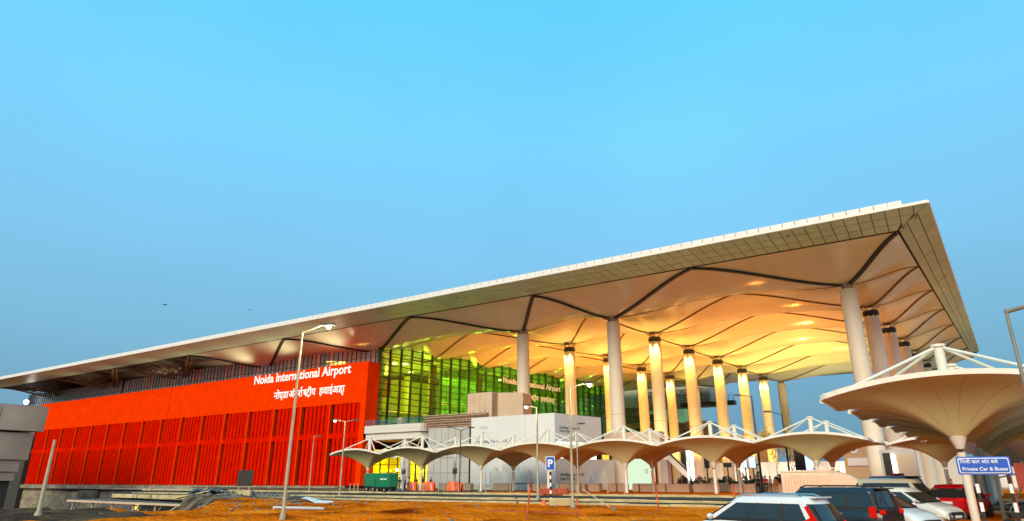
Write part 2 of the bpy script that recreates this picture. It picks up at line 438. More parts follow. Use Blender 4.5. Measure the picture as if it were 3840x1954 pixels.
# eaves border: inner line, outer line
FI, FO = 90.2, 81.8
inR = [Vector((RX(.9, FI)-.1, FI, 32)), Vector((RX(.9, 201.4), 201.4, 32))]
outR = [Vector((3.5, FO, 32)), Vector((11.4, 190.5, 32)), Vector((1.2, 213, 32))]
deck = MB().prism([(-266,FO+1.1), (-1.2,FO+1.1), (1.8,FO+6), (11.1,190.4), (1.0,212.7), (-266,212.7)], 32.22, 33.3)
deck.build('roof_deck', 'deck_dark', roof)
MB().prism([(-266,FO+.1), (3.4,FO+.1), (11.25,190.4), (1.1,212.8), (-266,212.8)], 32.13, 32.2).build('soffit_backing', 'deck_dark', roof)
m = MB(); 
for a, c in (((-266,FO),(3.5,FO)), ((3.5,FO),(11.4,190.5)), ((11.4,190.5),(1.2,213)), ((1.2,213),(-266,213))):
    m.bar((*a, 32.18), (*c, 32.18), .22, .34)
m.build('eave_edge', 'white_roof', roof)
# white upstand panels along the front edge
me0 = MB().box(-.70, .70, 0, .25, 32.42, 33.22).mesh('upstand_panel'); x = 1.0; k = 0
while x > -262:
    o = link('upstand_panel', me0, 'white_roof', roof); o.matrix_parent_inverse = WP[roof.name]; o.location = (x-.73, FO+.75, 0); x -= 1.475; k += 1
# front soffit panels: single panels as far as their joints can be read, one long panel beyond
XSPLIT = -85.0; NXP = 60; rowsn = 3
def sof(quad): return MB().slab(quad, .1, (0,0,1))
xs0 = [3.5+(XSPLIT-3.5)*k/NXP for k in range(NXP+1)]
for k in range(NXP):
    for r in range(rowsn):
        y0, y1 = FO + (FI-.35-FO)*r/rowsn, FO + (FI-.35-FO)*(r+1)/rowsn
        mit = lambda y: 3.5 + (inR[0].x-3.5)*(y-FO)/(FI-FO)          # mitre at the right corner
        xa, xb = xs0[k+1], xs0[k]; g2 = .045; gy = .085
        q = [(xa+g2, y0+gy), (min(xb, mit(y0))-g2, y0+gy), (min(xb, mit(y1))-g2, y1-gy), (xa+g2, y1-gy)]
        if q[2][0]-q[3][0] < .1: 
            if q[1][0]-q[0][0] < .2: continue
            q = q[:2] + [(q[3][0]+.05, q[3][1]), q[3]]
        sof([(x, y, 32.0) for x, y in q]).build('soffit_panel', 'soffit', roof)
for k in range(12):
    xa, xb = XSPLIT - 15*k, XSPLIT - 15*(k+1)
    sof([(xb+.04,FO+.04,32),(xa-.04,FO+.04,32),(xa-.04,FI-.35,32),(xb+.04,FI-.35,32)]).build('soffit_panel', 'soffit', roof)
nR = 14
for k in range(nR):
    for r in range(3):
        def pr(u, v):
            yo = FO + (190.5-FO)*v; yi = FI + (201.4-FI)*v
            o_ = Vector((3.5 + (11.4-3.5)*v, yo, 32)); i_ = Vector((RX(.9, yi), yi, 32)); return lerp(i_, o_, u)
        e = .012; u0, u1, v0, v1 = r/3+e, (r+1)/3-e, k/nR+.0006, (k+1)/nR-.0006
        if r == 0: u0 += .05
        sof([pr(u0,v0), pr(u1,v0), pr(u1,v1), pr(u0,v1)]).build('soffit_panel', 'soffit', roof)
sof([(11.4,190.5,32),(1.2,213,32),(RX(.9,201.4),201.4,32)]).build('soffit_panel', 'soffit', roof)
for k in range(9):
    xa = 1.2-30*k; sof([(xa-30,202,32),(min(xa,1.2),202,32),(min(xa,1.2),213,32),(xa-30,213,32)]).build('soffit_panel', 'soffit', roof)
# small downlights sunk in the eaves
for x_, y_ in ((-66,84.2),(-33,84.2),(-12,84.2),(-100,84.2),(-150,84.2),(-185,84.2)):
    MB().lathe([(.16,0),(.16,.12)], (x_, y_, 31.93), 12).build('downlight', 'black', roof)

# ------------------------------------------------------------------ columns
def make_column(i, j, label, collar):
    p = colp(i, j); zt = 27.9
    t = wthing('column', label, 'column', (p.x, p.y, .8), 'tall columns under the roof')
    r = 1.16
    m = MB(); m.lathe([(r*1.02, .8), (r*1.02, 4), (r, 12), (r*.96, zt-(.95 if collar else 0))], (p.x, p.y, 0), 32)
    m.build('shaft', 'column', t, smooth=True)
    if collar:
        MB().lathe([(r*1.0, zt-.95), (r*1.03, zt-.93), (r*1.03, zt-.05), (r, zt)], (p.x, p.y, 0), 32).build('collar', 'collar', t, smooth=True)
        m = MB(); 
        for a in range(6): 
            q = Vector((cos(a*pi/3), sin(a*pi/3), 0)); m.bar(p*1 + q*.5 + Vector((0,0,-.85)), p + q*1.6 + Vector((0,0,.1)), .12)
        m.build('bracket', 'head_steel', t)
        rg = MB(); 
        for a in range(10): 
            q = Vector((cos(a*pi/5)*(r+.06), sin(a*pi/5)*(r+.06), 0)); rg.box(p.x+q.x-.05, p.x+q.x+.05, p.y+q.y-.05, p.y+q.y+.05, zt-.99, zt-.93)
        rg.build('downlight_ring', 'ring_yellow', t)
    else:
        MB().lathe([(r*.5, zt), (r*.55, zt+.3), (r*.8, zt+.9)], (p.x, p.y, 0), 6).build('column_head', 'head_steel', t)
        m = MB()
        for a in range(4):
            q = Vector((cos(a*pi/2+.5), sin(a*pi/2+.5), 0)); m.bar(p + q*.75 + Vector((0,0,-.8)), p + q*.8 + Vector((0,0,.05)), .5, .12)
        m.build('head_plate', 'head_steel', t)
    m = MB(); m.lathe([(r*1.005,12.35),(r*1.005,12.4)], (p.x,p.y,0), 32); m.build('ring_joint', 'gutter_brown', t)
    return t, p
NAMES = {5: 'behind the white hoarding', 6: 'in the middle of the forecourt', 7: 'at the right end under the eaves'}
GLOWC = (1.0, .68, .14)
for i in (5, 6, 7):
    for j in range(7):
        if i == 5 and j > 5: continue
        collar = j > 0
        lab = f'tall pale round column {NAMES[i]}, {ORD[j]} one back in its row' if j else f'tall bare-topped round column {NAMES[i]}, nearest of its row'
        if i == 6 and j == 6: collar = False
        t, p = make_column(i, j, lab, collar)
        if collar and i < 7:
            for dx, dy in ((.9,-1.5),(-.9,-1.5)):
                W(spot('column_base_fill', (p.x+dx*2.2, p.y+dy*2.2, 1.0), (p.x, p.y-.8, 17), 17000, GLOWC, radians(36), 1., .3, t))  # fill spot added at the foot to brighten the lower shaft
                W(spot('column_downlight', (p.x+dx, p.y+dy, 27.2), (p.x+dx*.55, p.y+dy*.45, 14), 10000 if i == 6 else 9000, GLOWC, radians(62), 1., .25, t))
i = 4
t, p = make_column(4, 0, 'pale column rising beside the end of the red wall', False)
# ------------------------------------------------------------------ red block
XL, XR, YF = -231.0, -91.9, 90.0
redb = wthing('red_terminal_block', 'long bright red concrete block with vertical fins below the big white lettering', 'building', (-160, 92, 1.2))
m = MB().prism([(XL,YF),(XR,YF),(XR,93.2),(-97.6,98.6),(XL,98.6)], 16.5, 24.4)
m.build('upper_wall', 'red', redb, bevel=.05)
MB().prism([(XL,91.1),(-93.2,91.1),(-93.2,93.1),(-97.6,98.5),(XL,98.5)], 1.2, 16.5).build('recessed_wall', 'red_fin', redb)
MB().box(XL, XR, 90.05, 91.1, 9.9, 10.9).build('band', 'red_fin', redb)
MB().prism([(-93.3,90.02),(XR,90.02),(XR,93.2),(-93.3,93.2)], 1.2, 16.5).build('end_pier', 'red', redb)
BW = 8.66; NB = 16
fu = MB().box(-.46,.46,0,.95,10.9,16.5).mesh('fin'); fl = MB().box(-.46,.46,0,.95,1.25,9.9).mesh('fin')
sl = MB().box(-.30,.30,0,.12,11.6,16.1).mesh('slot_window')
for k in range(NB):
    xr = -93.35 - BW*k
    if k > 0: pass
    for q in range(6):
        xc = xr - .52 - 1.22*q
        for me in (fu, fl):
            o = link('fin', me, 'red_fin', redb); o.location = (xc, YF+.06, 0)
        if k < 5 and q < 5:
            o = link('slot_window', sl, 'dark_metal', redb); o.location = (xc-.65, YF+1.02, 0)
    MB().box(xr-BW+.02, xr-BW+.42, YF+.02, YF+1.05, 1.2, 16.5).build('pier', 'red', redb)
    MB().box(xr-BW+.42, xr-BW+1.30, YF+.75, YF+1.09, 1.25, 16.45).build('slot_shade', 'red_dark', redb)  # near-black strip: the shade of a deep slot painted in
emitter('slit_glow', (1,.62,.28), .9)
for x_, z1 in ((-121.6,4.2),(-120.3,4.4),(-139.2,3.9),(-140.5,4.0),(-141.8,3.8),(-148.0,3.9),(-149.3,4.2),(-156.7,4.0),(-158.0,4.1)):
    MB().box(x_-.07, x_+.07, YF+.9, YF+1.06, 1.4, z1).build('lit_slit', 'slit_glow', redb)
# parapet joint
MB().box(-160.1,-160.0,YF-.012,YF+.02,16.6,24.3).build('wall_joint', 'red_dark', redb)
# lettering (stands on the red wall: part of the block)
def devanagari_name(parent, mat, mtx, size, ex, off):
    # words are spelt out, stacked letters are set as separate pieces
    def put(s, x, y=0., sc=1., sxx=1.):
        t = text(s, size*sc, mat, parent, mtx @ Matrix.Translation((x*size, y*size, 0)), ex, off*size, 'lettering', sx=sxx); W(t); return t
    put('नोएडा', 0); put('अंतरा', 2.30); put('ष', 4.42, sxx=.80); put('टीय', 4.84); put('हवाईअडा', 6.72)
    b = MB(); 
    for (x0,y0,x1,y1) in ((5.06,-.02,5.22,-.14),(5.22,-.14,5.36,-.02),                     # ra below
                          (4.12,.66,4.00,.78),(4.00,.78,4.10,.90),(4.10,.90,4.26,.92),     # reph hook
                          (9.92,-.02,9.80,-.10),(9.80,-.10,9.92,-.20),(9.92,-.20,10.02,-.14),(10.02,-.14,9.90,-.30)):
        b.bar((x0*size,y0*size,0), (x1*size,y1*size,0), .085*size, ex*2, up=(0,0,1))
    me = b.mesh('lettering'); o = link('lettering', me, mat, parent); o.matrix_basis = mtx
fm = face_mtx((-127.1, YF-.14, 22.45), (1,0,0))
W(text('Noida International Airport', 2.72, 'white_letter', redb, fm, .05, .045, 'lettering'))
devanagari_name(redb, 'white_letter', face_mtx((-119.5, YF-.14, 18.75), (1,0,0)), 2.13, .05, .016)

# concrete base of the red block, standing in the excavation
base = wthing('basement_wall', 'bare concrete basement wall below the red block, with formwork holes and ledge', 'wall', (-160, 90, -7))
MB().box(XL, -96, 90.3, 92.3, -8, 1.2).build('wall', 'concrete', base)
MB().box(-320, XL-.02, 89, 98, -8, 15).build('end_wall', 'deck_dark', base); MB().box(XL, -97, 89.3, 90.3, .1, 1.05).build('ledge', 'concrete', base, bevel=.04)
MB().box(-196, -186, 89.6, 90.32, -5.0, -.2).build('pilaster', 'concrete_dark', base)
MB().box(-178, -166, 90.1, 90.32, -4.0, -1.6).build('opening', 'dark_soil', base)
for k in range(13): 
    if k != 5: MB().box(-186+1.5*k, -185.7+1.5*k, 90.22, 90.35, -1.2, -.9).build('tie_hole', 'black', base)

# grey cladded wing at the far left
wing = wthing('grey_wing', 'grey panelled wing in stepped tiers left of the red wall', 'building', (-180, 50, -7))
for z0, z1, dx, dy in ((11.9,17.0,0,0),(6.2,11.5,-.6,-1.4),(3.85,6.0,-.9,-2.6),(2.1,3.7,-1.1,-3.0)):
    MB().box(-210, -159+dx, 20, 63.4+dy, z0, z1).build('cladding_tier', 'panel_grey_dark' if 'panel_grey_dark' in MATS else M('panel_grey_dark', (.56,.44,.31), .5, var=.25, scale=.12), wing)
MB().box(-209, -160.6, 21, 60, -7.5, 16.5).build('core', 'deck_dark', wing)
for zz, y in ((14.4,40),(9.0,48),(14.0,55)): MB().box(-158.98, -158.95, y-.03, y+.03, zz-2.2, zz+2.4).build('cladding_joint', 'joint', wing)

# glazed strip between red block and roof
strip_g = wthing('clerestory_glazing', 'thin band of small blue and pink panes between red wall and roof', 'window', (-150, 98.8, 24.4))
pm = MB().box(-.69,.69,0,.03,0,1.5).mesh('pane'); pmh = MB().box(-.69,.69,0,.03,0,4.6).mesh('pane')
M('glass_pink', (.66,.48,.42), .45, var=.15, rnd=.2); M('glass_bluegrey', (.42,.54,.60), .45, var=.15, rnd=.2)
for k in range(72):
    x_ = -98.2-1.45*k
    for me, z0 in ((pm,24.3),(pmh,25.9)):
        mt = random.choice(['glass_blue','glass_blue','glass_pink']) 
        o = link('pane', me, 'glass_bluegrey', strip_g); o.location = (x_, 98.9, z0)
        if random.random() < .4:
            o.material_slots[0].link = 'OBJECT'; o.material_slots[0].material = MATS['glass_pink']
b = MB()
for k in range(116): b.box(-98.2+.69-1.45*k, -98.2+.76-1.45*k, 98.7, 99.0, 24.2, 30.5)
for z in (25.85, 27.4): b.box(-266,-97.5,98.72,98.98,z-.04,z+.04)
b.build('mullion_frame', 'mullion_blue', strip_g)['kind'] = 'stuff'
b = MB(); b.box(-266,-203.3,98.9,98.95,24.3,30.5); b.build('pane', 'glass_bluegrey', strip_g)
M('hall_wall', (.70,.56,.48), .9, var=.2, scale=.1)
MB().box(-266,-103,108,108.5,20,31).build('hall_wall', 'hall_wall', strip_g)
MB().box(-266,-100,99.5,108,23.6,24.0).build('hall_floor', 'concrete', strip_g)
MB().box(-132.9,-131.6,99.1,99.8,24,31).build('lit_post', 'tan', strip_g)
for x_ in (-110,-135,-160,-190): W(area('hall_light', (x_, 104.5, 27.8), (x_, 104.5, 20), 5000, (1,.75,.55), 12, 4, strip_g))

# ------------------------------------------------------------------ green glass wall
G0 = Vector((-97.2, 98.0, 0)); GD = Vector((.1425, .9898, 0)).normalized(); GN = Vector((GD.y, -GD.x, 0))
gw = wthing('glass_wall', 'tall green glass wall with dark mullion grid running back under the roof', 'window', (-90, 145, 11))
PW, PH = 3.0, 1.33; NP, NR = 31, 15; Z0 = 10.9
ang = atan2(GD.y, GD.x)
pme = MB().box(.04, PW-.04, -.02, .02, .03, PH-.03).mesh('pane'); rest = MB(); cnt = 0
for k in range(NP):
    for r in range(NR):
        p = G0 + GD*(PW*k); z = Z0 + PH*r
        if cnt < 298:
            o = link('pane', pme, 'glass_green', gw); o.location = (p.x, p.y, z); o.rotation_euler = (0,0,ang); cnt += 1
        else:
            a = p + GD*.04; c = p + GD*(PW-.04)
            rest.slab([(a.x,a.y,z+.03),(c.x,c.y,z+.03),(c.x,c.y,z+PH-.03),(a.x,a.y,z+PH-.03)], .04, GN)
rest.build('pane', 'glass_green', gw)['kind'] = 'stuff'
vm_ = MB().box(-.09,.09,-.5,.1,0,PH*NR+1.2).mesh('mullion')
for k in range(NP+1):
    p = G0 + GD*(PW*k); o = link('mullion', vm_, 'mullion_fin', gw); o.location = (p.x, p.y, Z0); o.rotation_euler = (0,0,ang)
for r in range(NR+1):
    a = G0 + GN*.06; c = G0 + GD*(PW*NP) + GN*.06; z = Z0 + PH*r
    MB().bar((a.x,a.y,z),(c.x,c.y,z),.14,.17).build('transom', 'mullion', gw)
gm = face_mtx(G0 + GD*38.5 + GN*.9 + Vector((0,0,25.7)), GD)
M('letter_yellow', (.85,.80,.55), .4, var=0, emit=.3, ecol=(1,.85,.5))
W(text('Noida International Airport', 2.15, 'letter_yellow', gw, gm, .06, .02))
devanagari_name(gw, 'letter_yellow', face_mtx(G0 + GD*42 + GN*.9 + Vector((0,0,22.4)), GD), 1.75, .06, .01)

# the hall behind the glass
hall = wthing('departure_hall', 'lit departure hall seen through the green glass wall', 'hall', (-112, 145, 10))
def along(s, off, z): return G0 + GD*s - GN*off + Vector((0,0,z))
MB().slab([along(-2,.6,10.4), along(95,.6,10.4), along(95,40,10.4), along(-2,40,10.4)], .4, (0,0,1)).build('floor', 'concrete', hall)
MB().slab([along(-2,30,10), along(170,30,10), along(170,30,28.5), along(-2,30,28.5)], .4, -GN).build('back_wall', 'interior_wall', hall)
MB().slab([along(10,18,10.8), along(60,18,10.8), along(60,18,18), along(10,18,18)], 3, -GN).build('counter_block', 'interior_green', hall)
MB().slab([along(70,14,10.8), along(93,14,10.8), along(93,14,19), along(70,14,19)], 3, -GN).build('counter_block', 'interior_green', hall)
MB().slab([along(-2,12,17.4), along(95,12,17.4), along(95,30,17.4), along(-2,30,17.4)], .5, (0,0,1)).build('mezzanine', 'slab_white', hall)
M('hall_column', (.75,.68,.35), .6, var=.1)
for s in (4.5, 20, 36, 52, 68, 84):
    p = along(s, 5, 0); MB().lathe([(.95,10.8),(.95,28.4)], (p.x,p.y,0), 20).build('hall_column', 'hall_column', hall, smooth=True)
    p = along(s+8, 24, 0); MB().lathe([(.95,10.8),(.95,28.4)], (p.x,p.y,0), 20).build('hall_column', 'hall_column', hall, smooth=True)
for s, pw, c in ((4,2600,(1,.62,.10)),(16,2600,(1,.60,.10)),(29,2000,(.8,.85,.15)),(40,1200,(.6,.9,.2))):
    W(area('hall_light', along(s, 14, 27.5), along(s, 16, 10), pw, c, 12, 6, hall))
    W(area('hall_light', along(s, 8, 16.8), along(s, 24, 12), pw*.35, c, 8, 3, hall))
    W(area('hall_uplight', along(s, 16, 18.6), along(s, 12, 30), pw*.8, c, 8, 4, hall))
M('partition_green', (.22,.42,.16), .6, var=.55, scale=.13)
MB().slab([along(30,13,10.8), along(175,13,10.8), along(175,13,32), along(30,13,32)], .4, -GN).build('partition', 'partition_green', hall)
for k in range(14): MB().slab([along(32+6.6*k,12.9,10.8), along(33.2+6.6*k,12.9,10.8), along(33.2+6.6*k,12.9,31), along(32+6.6*k,12.9,31)], .3, GN).build('partition_rib', 'interior_green', hall)
for z in (15.2, 20.4): MB().slab([along(30,12.9,z), along(120,12.9,z), along(120,12.9,z+.7), along(30,12.9,z+.7)], 1.2, GN).build('gallery_edge', 'slab_white', hall)
for s, pw in ((36,1500),(48,1300),(60,1200),(74,1000),(90,1000)):
    for z in (13.5, 24.5):
        p = along(s, 7, z); W(point('hall_lamp', (p.x, p.y, p.z-1.1), pw*(1 if z > 20 else .6), (.62,1,.22), .6, hall)); MB().sphere(tuple(p), .28, 10, 6).build('hall_lamp_globe', 'strip_green' if 'strip_green' in MATS else emitter('strip_green', (.7,1,.4), 1.5), hall, smooth=True)
for s, o_, z in ((6,2,26.5),(9,2,26.8),(14,6,26),(40,1.2,26.6)):
    p = along(s, o_, z); MB().lathe([(.55,0),(.55,.12)], (p.x,p.y,p.z), 12).build('ceiling_lamp', 'lamp_small', hall)

# ------------------------------------------------------------------ balcony, lobby and front panels
bal = wthing('balcony', 'white balcony slab with glass railing between red wall and panelled front', 'balcony', (-83, 92, 10.3))
MB().prism([(-91.7,90),(-77.8,90),(-74.9,93.8),(-74.9,99),(-91.7,99)], 10.5, 11.9).build('slab_edge', 'slab_white', bal, bevel=.04)
MB().prism([(-91.6,90.4),(-78.1,90.4),(-75.6,94),(-75.6,99),(-91.6,99)], 9.3, 10.5).build('soffit', 'slab_white', bal)
MB().prism([(-91.7,89.985),(-77.79,89.985),(-77.79,90.0),(-91.7,90.0)], 11.15, 11.19).build('joint_line', 'panel_grey', bal)
for k in range(7): 
    x_ = -91.6+1.98*k; MB().box(x_+.03, x_+1.95, 90.25, 90.28, 11.95, 13.0).build('railing_glass', 'clear_glass', bal)
    MB().box(x_-.03, x_+.03, 90.22, 90.31, 11.9, 13.05).build('railing_post', 'galv', bal)
MB().slab([(-77.7,90.3,11.95),(-75.1,93.8,11.95),(-75.1,93.8,13),(-77.7,90.3,13)], .03, (0,1,0)).build('railing_glass', 'clear_glass', bal)
tag(MB().box(-84.4,-83.2,91,91.8,11.9,13.2).build('crate', 'tan', None), 'small wooden crate standing on the white balcony', 'crate')

lob = wthing('lobby', 'glazed ground floor lobby glowing yellow under the white balcony', 'lobby', (-86, 100, .8))
MB().box(-97,-76.5,97.2,97.6,8.0,9.3).build('dark_header', 'black', lob)
MB().box(-97,-76.5,104,104.3,.8,9).build('back_wall', 'interior_wall', lob)
MB().box(-97,-76.5,97.7,104,8.3,8.5).build('ceiling', 'slab_white', lob)
MB().box(-97.2,-97,97.6,104,.8,9.3).build('side_wall', 'interior_wall', lob)
for k in range(9):
    x_ = -96.4+2.3*k
    MB().box(x_-.07, x_+.07, 97.2, 97.5, .8, 8).build('mullion', 'mullion', lob)
    if k < 8:
        for z0, z1 in ((.85,3.2),(3.3,5.0),(5.1,7.9)): MB().box(x_+.09, x_+2.21, 97.33, 97.37, z0, z1).build('pane', 'glass_lobby' if 'glass_lobby' in MATS else glass_tint('glass_lobby', (.85,.95,.25), refl=.02), lob)
for z in (3.25, 5.05): MB().box(-96.4,-78,97.22,97.48,z-.05,z+.05).build('transom', 'mullion', lob)
for k in range(4): MB().box(-95.5+4.6*k,-92+4.6*k,99,103,7.95,8.05).build('light_panel', 'strip_yellow', lob)
for k in range(4): MB().box(-95+4.4*k,-92+4.4*k,98.2,98.5,3.9,4.1).build('light_panel', 'strip_yellow', lob)
for x_ in (-93,-87,-81): W(area('lobby_light', (x_, 100.5, 8.1), (x_, 100.5, 0), 4500, (1,.80,.2), 5, 4, lob))
MB().box(-83.5,-78.5,97.0,97.15,5.2,7.0).build('display_board', 'black', lob)
t = wthing('lobby_column', 'stout white round column in front of the glowing lobby', 'column', (-83.2, 92.6, .8))
MB().lathe([(.95,.8),(.95,9.35)], (-83.2,92.6,0), 28).build('shaft', 'panel_white', t, smooth=True)

pan = wthing('panelled_front', 'pale grey panelled wall left of the white hoarding', 'wall', (-70, 88, .8))
MB().box(-74.2,-65.4,88.12,91,.8,10.6).build('backing', 'joint', pan)
for i in range(6):
    for j in range(4):
        x0 = -74.2+8.8*i/6; z0 = .85+9.8*j/4
        MB().box(x0+.03, x0+8.8/6-.03, 88.0, 88.12, z0+.03, z0+9.8/4-.03).build('panel', 'panel_grey', pan)
MB().box(-65.35,-64.3,88.5,89.5,.8,11.5).build('brown_jamb', 'tan_dark', pan)
sc = wthing('scaffold', 'brown bamboo and pipe scaffold above the pale grey panels', 'scaffold', (-70, 90, 10.6))
b = MB()
for k in range(22): b.bar((-76.5+.62*k,89.6,10.7), (-76.5+.62*k+random.uniform(-.1,.1),89.6,13.2+random.uniform(-.3,.2)), .09)
b.build('uprights', 'tan_dark', sc)
b = MB()
for k in range(6): b.bar((-76.8,89.5,10.9+.42*k), (-63,89.5,10.9+.42*k+random.uniform(-.1,.1)), .08)
b.build('rails', 'tan', sc)
MB().box(-76.5,-63.2,90,90.4,10.7,12.9).build('mesh_screen', 'tan_dark', sc)
core = wthing('stair_core', 'beige boxed stair core standing above the hoarding, split by a dark gap', 'building', (-64, 94, 12))
MB().box(-68.9,-63.7,92,98,11,16.62).build('left_box', 'tan', core)
MB().prism([(-62.6,92.2),(-58.8,94.2),(-60,99),(-62.6,99)], 11, 16.4).build('right_box', 'tan', core)
MB().box(-63.7,-62.6,93,98,11,16.3).build('dark_gap', 'tan_dark', core)
for k in range(3): MB().box(-67.6+1.3*k,-67.57+1.3*k,91.985,92.02,11.2,16.5).build('panel_joint', 'tan_dark', core)

# ------------------------------------------------------------------ white hoarding
HD = Vector((.234,.972,0)).normalized(); HN = Vector((HD.y,-HD.x,0))
ho = wthing('hoarding', 'tall white hoarding with printed text wrapped around the building corner', 'hoarding', (-50, 86, .8))
hb = [-62.1, -57.0, -52.0, -47.0]
for a, c in zip(hb, hb[1:]):
    MB().box(a+.01, c-.01, 84, 84.18, .8, 11.5).build('board', 'panel_white', ho)
C0 = Vector((-47,84.02,0))
def hp(s, z, off=0): p = C0 + HD*s + HN*off; return Vector((p.x,p.y,z))
for s0, s1 in ((0,5.3),(5.32,10.7)):
    MB().slab([hp(s0,7.5),hp(s1,7.5),hp(s1,11.5),hp(s0,11.5)], .15, -HN).build('board', 'panel_white', ho)
M('board_grey', (.58,.53,.48), .6, var=.10, scale=.4)
for s0, s1 in ((0,6.7),(6.72,13.5)):
    MB().slab([hp(s0,.8),hp(s1,.8),hp(s1,5.15),hp(s0,5.15)], .15, -HN).build('board', 'board_grey', ho)
MB().slab([hp(0,5.15,-1.2),hp(10.7,5.15,-1.2),hp(10.7,7.6,-1.2),hp(0,7.6,-1.2)], .1, -HN).build('lit_strip', 'glow_white', ho)
MB().slab([hp(10.9,5.15,-.3),hp(13.4,5.15,-.3),hp(13.4,7.4,-.3),hp(10.9,7.4,-.3)], .1, -HN).build('dark_panel', 'black', ho)
MB().slab([hp(11,5.2,-.2),hp(12.6,5.2,-.2),hp(12.6,5.9,-.2),hp(11,5.9,-.2)], .1, -HN).build('sign_lamp', emitter('orange_glow', (1,.5,.05), 1.6), ho)
W(text('Unveiling The Soul Of', .62, 'print_dark', ho, face_mtx((-60.9, 83.985, 7.6), (1,0,0)), .004, .008))
W(text('Unveiling The Soul Of\nUttar Pradesh', .50, 'print_dark', ho, face_mtx(hp(1.0,9.35,.02), HD), .004, .006))
W(text('Unveiling The Soul Of\nUttar Pradesh', .58, 'print_dark', ho, face_mtx(hp(.9,2.75,.02), HD), .004, .008))
def flat(pts, mat, plane='f', name='print'):
    b = MB()
    if plane == 'f': b.slab([(x, 83.988, z) for x, z in pts], .01, (0,1,0))
    else: b.slab([hp(s, z, .012) for s, z in pts], .01, -HN)
    return b.build(name, mat, ho)
def domepts(x, z, r, h): return [(x-r,z)] + [(x-r*cos(a)*(1+.12*sin(a)), z+h*sin(a)**.9) for a in [pi*k/10 for k in range(1,5)]] + [(x,z+h*1.25)] + [(x-r*cos(a)*(1+.12*sin(a)), z+h*sin(a)**.9) for a in [pi*k/10 for k in range(6,10)]] + [(x+r,z)]
flat([(-60.6,9.9),(-59.6,10.25),(-59.1,9.9),(-58.6,10.3),(-59.2,9.6)], 'print_blue')           # small bird-like mark
flat([(-60.4,9.1),(-57.8,9.1),(-57.8,9.2),(-60.4,9.2)], 'print_grey')
flat([(-58.5,1.6),(-50.8,1.6),(-50.8,3.4),(-58.5,3.4)], 'print_grey'); flat(domepts(-54.6,3.4,1.6,1.7), 'print_grey')
for x_ in (-57.4,-51.9): flat(domepts(x_,3.4,.6,.6), 'print_green')
for x_ in (-59.2,-50.1): flat([(x_-.16,1.6),(x_+.16,1.6),(x_+.12,5.2),(x_,5.6),(x_-.12,5.2)], 'print_blue')
flat([(-61.8,.9),(-47.2,.9),(-47.2,1.6),(-53,1.75),(-61.8,1.5)], 'print_green')
flat(domepts(8.4,1.6,1.0,2.0), 'print_blue', 'r'); flat([(7.2,.9),(10,.9),(9.6,1.6),(7.4,1.6)], 'print_blue', 'r')
flat(domepts(10.8,1.2,.8,2.6), 'print_green', 'r')
MB().box(-61.9,-47.1,84.3,84.6,.8,11).build('frame', 'galv', ho)
wl = wthing('site_office', 'low beige parapet box at the right end of the hoarding beside the pale column', 'building', (-43, 99, .8))
MB().box(-46,-36.5,98.5,100.5,7.2,9.4).build('parapet', 'tan', wl); MB().box(-45.5,-43,98.8,100.4,.8,7.2).build('wall', 'tan', wl)
# ------------------------------------------------------------------ buildings behind the forecourt
bb = wthing('rear_pier', 'grey building under the far end of the roof with dark glazing', 'building', (-80, 215, .8))
M('pier_grey', (.42,.38,.30), .7, var=.1, scale=.1)
MB().box(-100,-62,216,230,26.5,33).build('roof_slab', 'pier_grey', bb)
MB().box(-100,-70,205,215,.8,20).build('block', 'tan_dark', bb)
for k in range(5): MB().box(-84+2.9*k,-81.5+2.9*k,204.8,205.0,13,18.5).build('window', 'dark_metal', bb)
MB().box(-69.9,-62,212,222,.8,20.5).build('side_block', 'tan', bb)
MB().box(-90,-76,203.5,204.7,20.2,22.6).build('cornice', 'black', bb)
sk = wthing('suspended_scaffold', 'dark scaffold platform with railings hanging below the far roof edge', 'scaffold', (-62, 214, 25))
MB().box(-71,-53.5,213,216,25.3,26.6).build('platform', 'dark_metal', sk)
b = MB()
for k in range(13): b.bar((-71+1.45*k,213,26.6), (-71+1.45*k,213,29.2-.08*k), .12)
for z in (27.5,28.4,29.1): b.bar((-71,213,z), (-53.5,213,z-.4), .1)
b.build('railing', 'dark_metal', sk)
b = MB()
for k in range(8): b.bar((-82+2.6*k,206,28.3), (-80.7+2.6*k,206,29.8), .16); b.bar((-80.7+2.6*k,206,29.8), (-79.4+2.6*k,206,28.3), .16)
b.bar((-82,206,28.3),(-61,206,28.3),.2); b.bar((-82,206,29.9),(-61,206,29.9),.2)
b.build('truss_beam', 'dark_metal', sk)
fen = wthing('site_fence', 'long run of pale fence panels closing off the far side of the forecourt', 'fence', (-25, 170, .8))
M('fence_pale', (.78,.74,.72), .6, var=.06, scale=.2, rnd=.05)
for k in range(26): MB().box(-52+2.6*k+.03, -49.4+2.6*k-.03, 170, 170.12, .8, 6.4).build('panel', 'fence_pale', fen)
for k in range(27): MB().box(-52+2.6*k-.05, -52+2.6*k+.05, 170.12, 170.3, .8, 6.5).build('post', 'galv', fen)
for x_ in (-42,-30,-18,-8):
    MB().bar((x_,163,.8),(x_,163,1.6),.12).build('floodlight_stand','dark_metal',fen); W(spot('fence_floodlight',(x_,163,1.7),(x_,170,3.6),3500,(1,.93,.82),radians(120),1.,.3,fen))
lw = wthing('low_building', 'plain beige low building behind the pale fence', 'building', (-40, 182, .8))
MB().box(-56,-38,180,190,.8,13.2).build('wall', 'tan', lw); MB().box(-56.3,-37.7,179.7,190.3,13.2,13.8).build('parapet', 'tan', lw)
rw = wthing('stone_core', 'beige stair core with round emblem at the right of the forecourt', 'building', (-10.5, 113, .8))
MB().box(-12.9,-7.4,112,120,.8,8.2).build('wall', 'tan_mid', rw)
